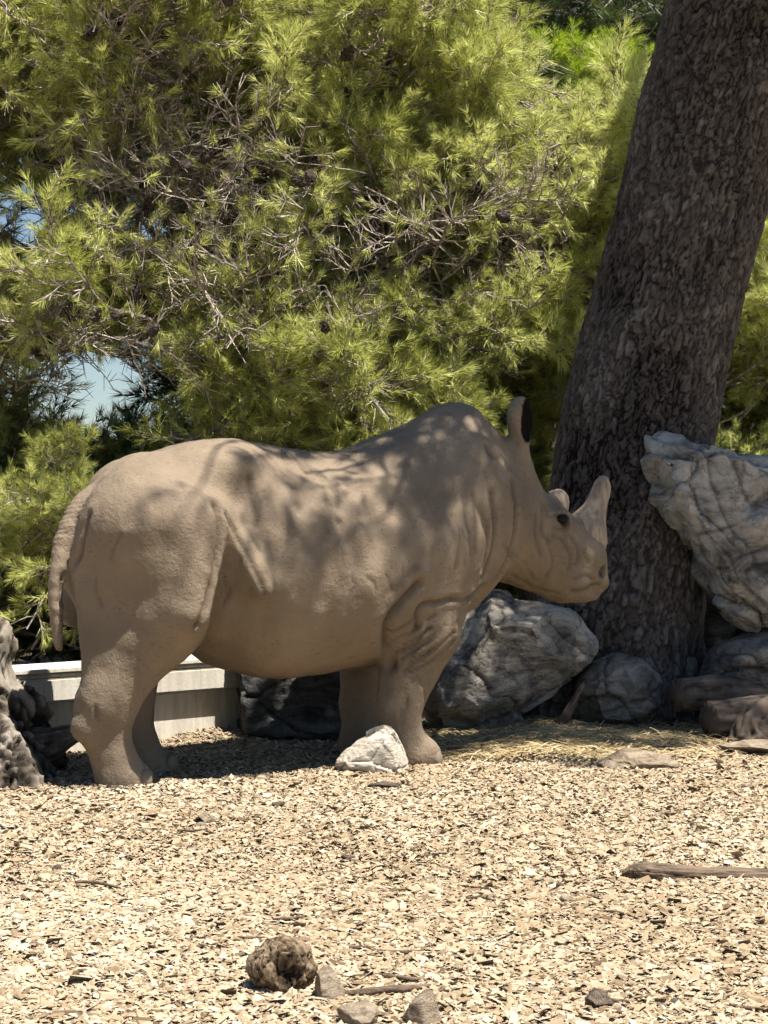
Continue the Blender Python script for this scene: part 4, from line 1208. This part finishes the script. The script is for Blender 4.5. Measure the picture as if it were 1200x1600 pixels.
# left pine
b = B(-90, 14.6)
bo = fill(1, 290, (-120, 340), (-60, 520), (12.9, 15.2), tone=.05) + fill(2, 60, (-60, 300), (440, 600), (12.8, 13.8), tone=.08) + fill(3, 110, (-80, 330), (560, 820), (14.2, 16), brown=.5) + fill(4, 34, (-60, 150), (680, 880), (12.2, 12.8), scale=(.6, .9), tone=.0, brown=.0)
plant_tree('pine_tree', 'pine with drooping sunlit boughs and blue sky showing through below them', b, [b - (0, 0, .2), b + (.15, .1, 2), b + (.1, 0, 4.5), b + (.3, .1, 7)], [.26, .22, .18, .10], bo, needle_m, 11, cones=46, limb_k=22)
# middle pine
b = B(455, 16.2)
bo = fill(11, 420, (300, 720), (-60, 560), (13.2, 16.2), tone=.10, avoid=((940, 20, 150, 140),)) + fill(12, 120, (320, 640), (520, 720), (13.0, 14.6), tone=.05, brown=.6) + fill(13, 80, (430, 760), (480, 760), (15.5, 17.5), tone=-.25)
plant_tree('pine_tree', 'pine with dense yellow-green boughs above the back of the rhinoceros', b, [b - (0, 0, .2), b + (.05, .1, 2), b + (-.1, 0, 4.5), b + (.2, .1, 7.5)], [.25, .22, .18, .10], bo, needle_m, 12, cones=36, limb_k=26)
# pine behind the big trunk, left of it
b = B(840, 17.2)
bo = fill(21, 300, (660, 1010), (60, 470), (13.8, 16.6), tone=.16, avoid=((930, 10, 160, 125), (885, 100, 80, 95))) + fill(22, 90, (650, 960), (420, 700), (14.6, 17), tone=-.05, brown=.4)
plant_tree('pine_tree', 'pale yellow-green pine filling the view just behind the big leaning trunk', b, [b - (0, 0, .2), b + (.1, .1, 2), b + (.2, 0, 3.2), b + (.1, .1, 4.2)], [.22, .17, .10, .03], bo, needle_m, 13, cones=16, limb_k=18)
# pine on the right of the big trunk
b = B(1300, 15.5)
bo = fill(31, 160, (1080, 1330), (260, 760), (13.6, 16.2), tone=.12, brown=.2) + fill(32, 70, (1090, 1320), (560, 800), (15.5, 17), tone=-.1)
plant_tree('pine_tree', 'bright green pine beyond the leaning limestone slab', b, [b - (0, 0, .2), b + (.05, .1, 2), b + (-.1, 0, 4.5)], [.22, .19, .10], bo, needle_m, 14, limb_k=10)
# young fresh-green conifer and the dark conifer behind it
b = B(885, 20.5)
bo = fill(41, 46, (855, 915), (175, 255), (19.6, 21), scale=(.8, 1.1), tone=.15, brown=0, toward=(0, -.5, .8), spread=.4)
plant_tree('young_conifer', 'young fresh-green conifer with upright shoots standing before dark trees', b, [b - (0, 0, .2), b + (.05, .1, 3), b + (.0, 0, 5.8)], [.14, .10, .03], bo, needle_fresh_m, 15, limb_k=8)
b = B(980, 26.0)
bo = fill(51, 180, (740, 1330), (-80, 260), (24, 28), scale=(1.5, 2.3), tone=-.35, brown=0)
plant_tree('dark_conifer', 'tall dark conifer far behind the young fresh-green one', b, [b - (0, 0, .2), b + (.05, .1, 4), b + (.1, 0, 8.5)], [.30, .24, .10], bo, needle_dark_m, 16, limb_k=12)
# dark conifers closing the view behind the pines
for i, (u, seed, lab) in enumerate(((330, 61, 'dark conifer in the gap beyond the pine with drooping boughs'), (560, 62, 'dark conifer behind the pine with dense yellow-green boughs'), (850, 63, 'dark conifer low behind the ear of the rhinoceros'))):
    b = B(u, 21.0 + i)
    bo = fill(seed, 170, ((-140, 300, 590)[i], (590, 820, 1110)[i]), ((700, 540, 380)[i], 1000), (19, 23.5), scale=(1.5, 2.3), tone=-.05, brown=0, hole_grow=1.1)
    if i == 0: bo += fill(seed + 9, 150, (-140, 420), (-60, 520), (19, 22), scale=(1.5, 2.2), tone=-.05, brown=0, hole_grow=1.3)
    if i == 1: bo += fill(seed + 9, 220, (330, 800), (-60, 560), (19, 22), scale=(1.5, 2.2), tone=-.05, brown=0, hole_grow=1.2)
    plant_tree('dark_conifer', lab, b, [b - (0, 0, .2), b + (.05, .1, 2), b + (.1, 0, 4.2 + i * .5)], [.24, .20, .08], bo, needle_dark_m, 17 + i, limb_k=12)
# clipped dark hedge shrubs just behind the wall
for i, (u, lab) in enumerate(((-40, 'dark shrub behind the wall at the stump end'), (110, 'dark shrub behind the wall under the tail of the rhinoceros'), (300, 'dark shrub behind the wall under the belly of the rhinoceros'), (470, 'dark shrub behind the dark boulder'), (1130, 'dark shrub behind the added black boulder'))):
    b = B(u, 15.0 + .3 * (i % 2))
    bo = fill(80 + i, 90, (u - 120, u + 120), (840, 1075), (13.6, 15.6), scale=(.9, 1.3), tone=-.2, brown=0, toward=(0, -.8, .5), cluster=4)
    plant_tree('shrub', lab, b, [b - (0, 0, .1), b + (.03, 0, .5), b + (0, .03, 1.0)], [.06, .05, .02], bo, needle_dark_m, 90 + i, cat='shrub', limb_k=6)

# ------------------------------------------------------------------ the big leaning pine
D_T = 12.05
T_AX = catmull([px(930, 1190, D_T), px(950, 1040, D_T), px(972, 860, D_T), px(992, 700, D_T), px(1026, 540, D_T), px(1078, 330, D_T), px(1118, 165, D_T), px(1160, 0, D_T),
                px(1205, -180, D_T - .05), px(1245, -360, D_T - .2), px(1275, -560, D_T - .45), px(1290, -800, D_T - .8)], 240)
T_R = np.interp(T_AX[:, 2], [-.3, .1, .5, 1.0, 1.6, 2.2, 3.0, 4.2, 5.5, 7.3], [.70, .60, .525, .475, .458, .450, .438, .420, .38, .22])
def big_pine():
    base = T_AX[0] * (1, 1, 0)
    root = empty('leaning_pine', base)
    tag(root, 'big leaning pine with a thick grey furrowed trunk beside the rhinoceros', 'pine tree')
    m, n = 640, 300
    P = catmull(T_AX, m); R = np.interp(np.linspace(0, 1, m), np.linspace(0, 1, 240), T_R)
    V, Q, T = tube_np(P, R, n)
    an = np.tile(np.arange(n) / n * 2 * math.pi, m)
    s_ = np.repeat(np.concatenate([[0], np.cumsum(np.linalg.norm(np.diff(P, axis=0), axis=1))]), n)
    q = np.stack([np.cos(an) * .45, np.sin(an) * .45, s_ * .36], 1)
    wq = q + .030 * np.stack([fbm(q * 9, 3, 3), fbm(q * 9, 3, 4), fbm(q * 9, 3, 6)], 1)
    f1, f2, cid = worley(wq * 30.0, 5)
    e = np.clip((f2 - f1) / .17, 0, 1); e = e * e * (3 - 2 * e)
    g1, g2, cid2 = worley(wq * 55.0, 15)
    e2 = np.clip((g2 - g1) / .30, 0, 1)
    big = fbm(q * (3, 3, 5), 3, 8)
    d = .016 * (e - 1) + .005 * (e2 - 1) * e + .007 * (cid - .5) * e + .020 * big + .005 * fbm(q * (40, 40, 60), 2, 19)
    fl = np.clip(.55 - V[:m * n, 2], 0, .6)          # root flare
    d = d + fl * .22 * np.cos(an * 5 + 1.0)
    C = np.repeat(P, n, 0); o = V[:m * n] - C; ln = np.linalg.norm(o, axis=1)[:, None]
    V[:m * n] = C + o / ln * (ln + d[:, None])
    me = mesh_np('trunk', V - base, [Q, T])
    attr(me, 'tone', np.concatenate([np.clip(.15 + .55 * e * (.55 + .45 * e2) + .35 * (cid - .5) * e + .16 * big, 0, 1), [.4, .4]]))
    M = Mat('furrowed_bark'); co = M.coord()
    nn = M.noise(co, 45, 5, .7)
    t = M.math('ADD', M.attr('tone'), M.math('MULTIPLY', M.math('SUBTRACT', nn, .5), .5))
    c = M.ramp(t, [(.10, (.010, .008, .007)), (.36, (.055, .046, .041)), (.66, (.105, .091, .083)), (.95, (.20, .183, .168))])
    bark = M.done(c, .93, M.bump(M.noise(M.coord(scale=(1, 1, .4)), 70, 5, .7), .7, .012), .12)
    link('trunk', me, bark, root)
    # crown: boughs high above the frame, placed up-sun of the ground and things that lie in its shade
    g = np.random.default_rng(77); S = np.array(SUN); bo = []
    def shade(p, n, rad, zr=(4.4, 7.0), sc=(.7, 1.05), kind=2):
        for i in range(n):
            for att in range(20):
                z = g.uniform(*zr); c = np.array(p) + S * ((z - p[2]) / S[2]) + g.normal(0, 1, 3) * np.array(rad)
                if c[2] > CAM_H + .262 * max(c[1], 0) + .75: break
            else: continue
            d = c - np.array([1.6, 11.4, c[2]]); d /= np.linalg.norm(d) + 1e-6
            d = d + g.normal(0, .5, 3) * (1, 1, .4); d /= np.linalg.norm(d)
            bo.append((c - d * .35, d, g.uniform(*sc), g.normal(0, .1), kind))
    RW = lambda u, v, y: (lambda l: np.array([*(R_ORG + l[0] * R_F + l[1] * R_L), l[2]]))(RL(u, v, y))
    for u, v, y, n, rad, kd in SHADE_RHINO: shade(RW(u, v, y), n, (rad, rad, rad * .6), sc=(.5, .8), kind=kd)
    for u, v, z, n, rad in SHADE_GROUND: shade(gnd(u, v) + (0, 0, z), n, (rad, rad, .2), kind=0 if z == 0 else 2)
    for u, v, n, rad in SHADE_TRUNK: shade(px(u, v, D_T - .4), n, (rad, rad, rad), (5.4, 8.6), (1.0, 1.4), 0)
    tw = Bag(); pos = np.array([b[0] for b in bo]) - base
    crown_object(bo, base, needle_m, g, root)
    k = 14; C = pos[g.choice(len(pos), k, False)]
    for it in range(6):
        lab = np.argmin(((pos[:, None] - C[None]) ** 2).sum(2), 1)
        for j in range(k):
            if (lab == j).any(): C[j] = pos[lab == j].mean(0)
    A = T_AX - base
    for j in range(k):
        mem = np.flatnonzero(lab == j)
        if not len(mem): continue
        c = C[j]; t = int(np.clip(np.argmin(np.abs(A[:, 2] - max(c[2] - .2, 5.0))), 0, 225)); a = A[t]; L = np.linalg.norm(c - a)
        mid = (a + c) / 2 + np.array([0, 0, .10 * L])
        path = catmull([a, mid, c], 16)
        Vt, Qt, Tt = tube_np(path, np.linspace(min(.11, .03 + .018 * L), .02, 16), 10)
        link('limb', mesh_np('limb', Vt, [Qt, Tt]), branch_m, root)
        for i in mem:
            f = path[g.integers(9, 16)]; dd = pos[i] - f; l = np.linalg.norm(dd)
            Vt, Qt, _ = tube_np(catmull([f, (f + pos[i]) / 2 + g.normal(0, .06 * l, 3), pos[i]], 6), np.linspace(.016, .009, 6), 5, False); tw.add(Vt, Qt)
    link('twigs', tw.mesh('twigs'), twig_m, root)['kind'] = 'stuff'
SHADE_RHINO = [(800, 770, -.1, 8, .15, 0), (745, 705, 0, 6, .13, 0), (690, 675, 0, 5, .12, 0), (735, 760, -.25, 3, .08, 0), (870, 820, -.1, 4, .10, 0), (905, 890, -.1, 2, .06, 2), (830, 860, -.15, 2, .10, 2), (780, 840, -.25, 3, .08, 0),
               (620, 695, 0, 4, .10, 0), (550, 708, 0, 4, .10, 0), (470, 712, 0, 4, .09, 0), (385, 700, 0, 3, .08, 0), (320, 695, 0, 1, .05, 2),
               (540, 800, -.5, 3, .14, 2), (600, 860, -.5, 2, .08, 2), (660, 790, -.45, 2, .08, 0), (445, 770, -.4, 1, .04, 0), (500, 880, -.5, 1, .04, 0), (690, 860, -.45, 1, .04, 2), (235, 925, -.5, 1, .03, 2),
               (665, 985, -.35, 3, .09, 2), (630, 1090, -.3, 3, .07, 0), (700, 940, -.4, 1, .04, 0)]
SHADE_GROUND = [(770, 1165, 0, 6, .25), (850, 1152, 0, 6, .3), (950, 1150, 0, 6, .35), (1100, 1140, 0, 7, .35), (1150, 1100, .4, 3, .3), (800, 1000, .3, 2, .2), (1000, 1080, .2, 3, .3), (20, 1120, .4, 3, .2)]
SHADE_TRUNK = [(1000, 860, 12, .28), (1010, 700, 12, .28), (1040, 540, 12, .3), (1085, 330, 12, .3), (1130, 130, 12, .3), (1100, 920, 9, .18), (1060, 820, 5, .15), (1180, 800, 2, .15)]
big_pine()
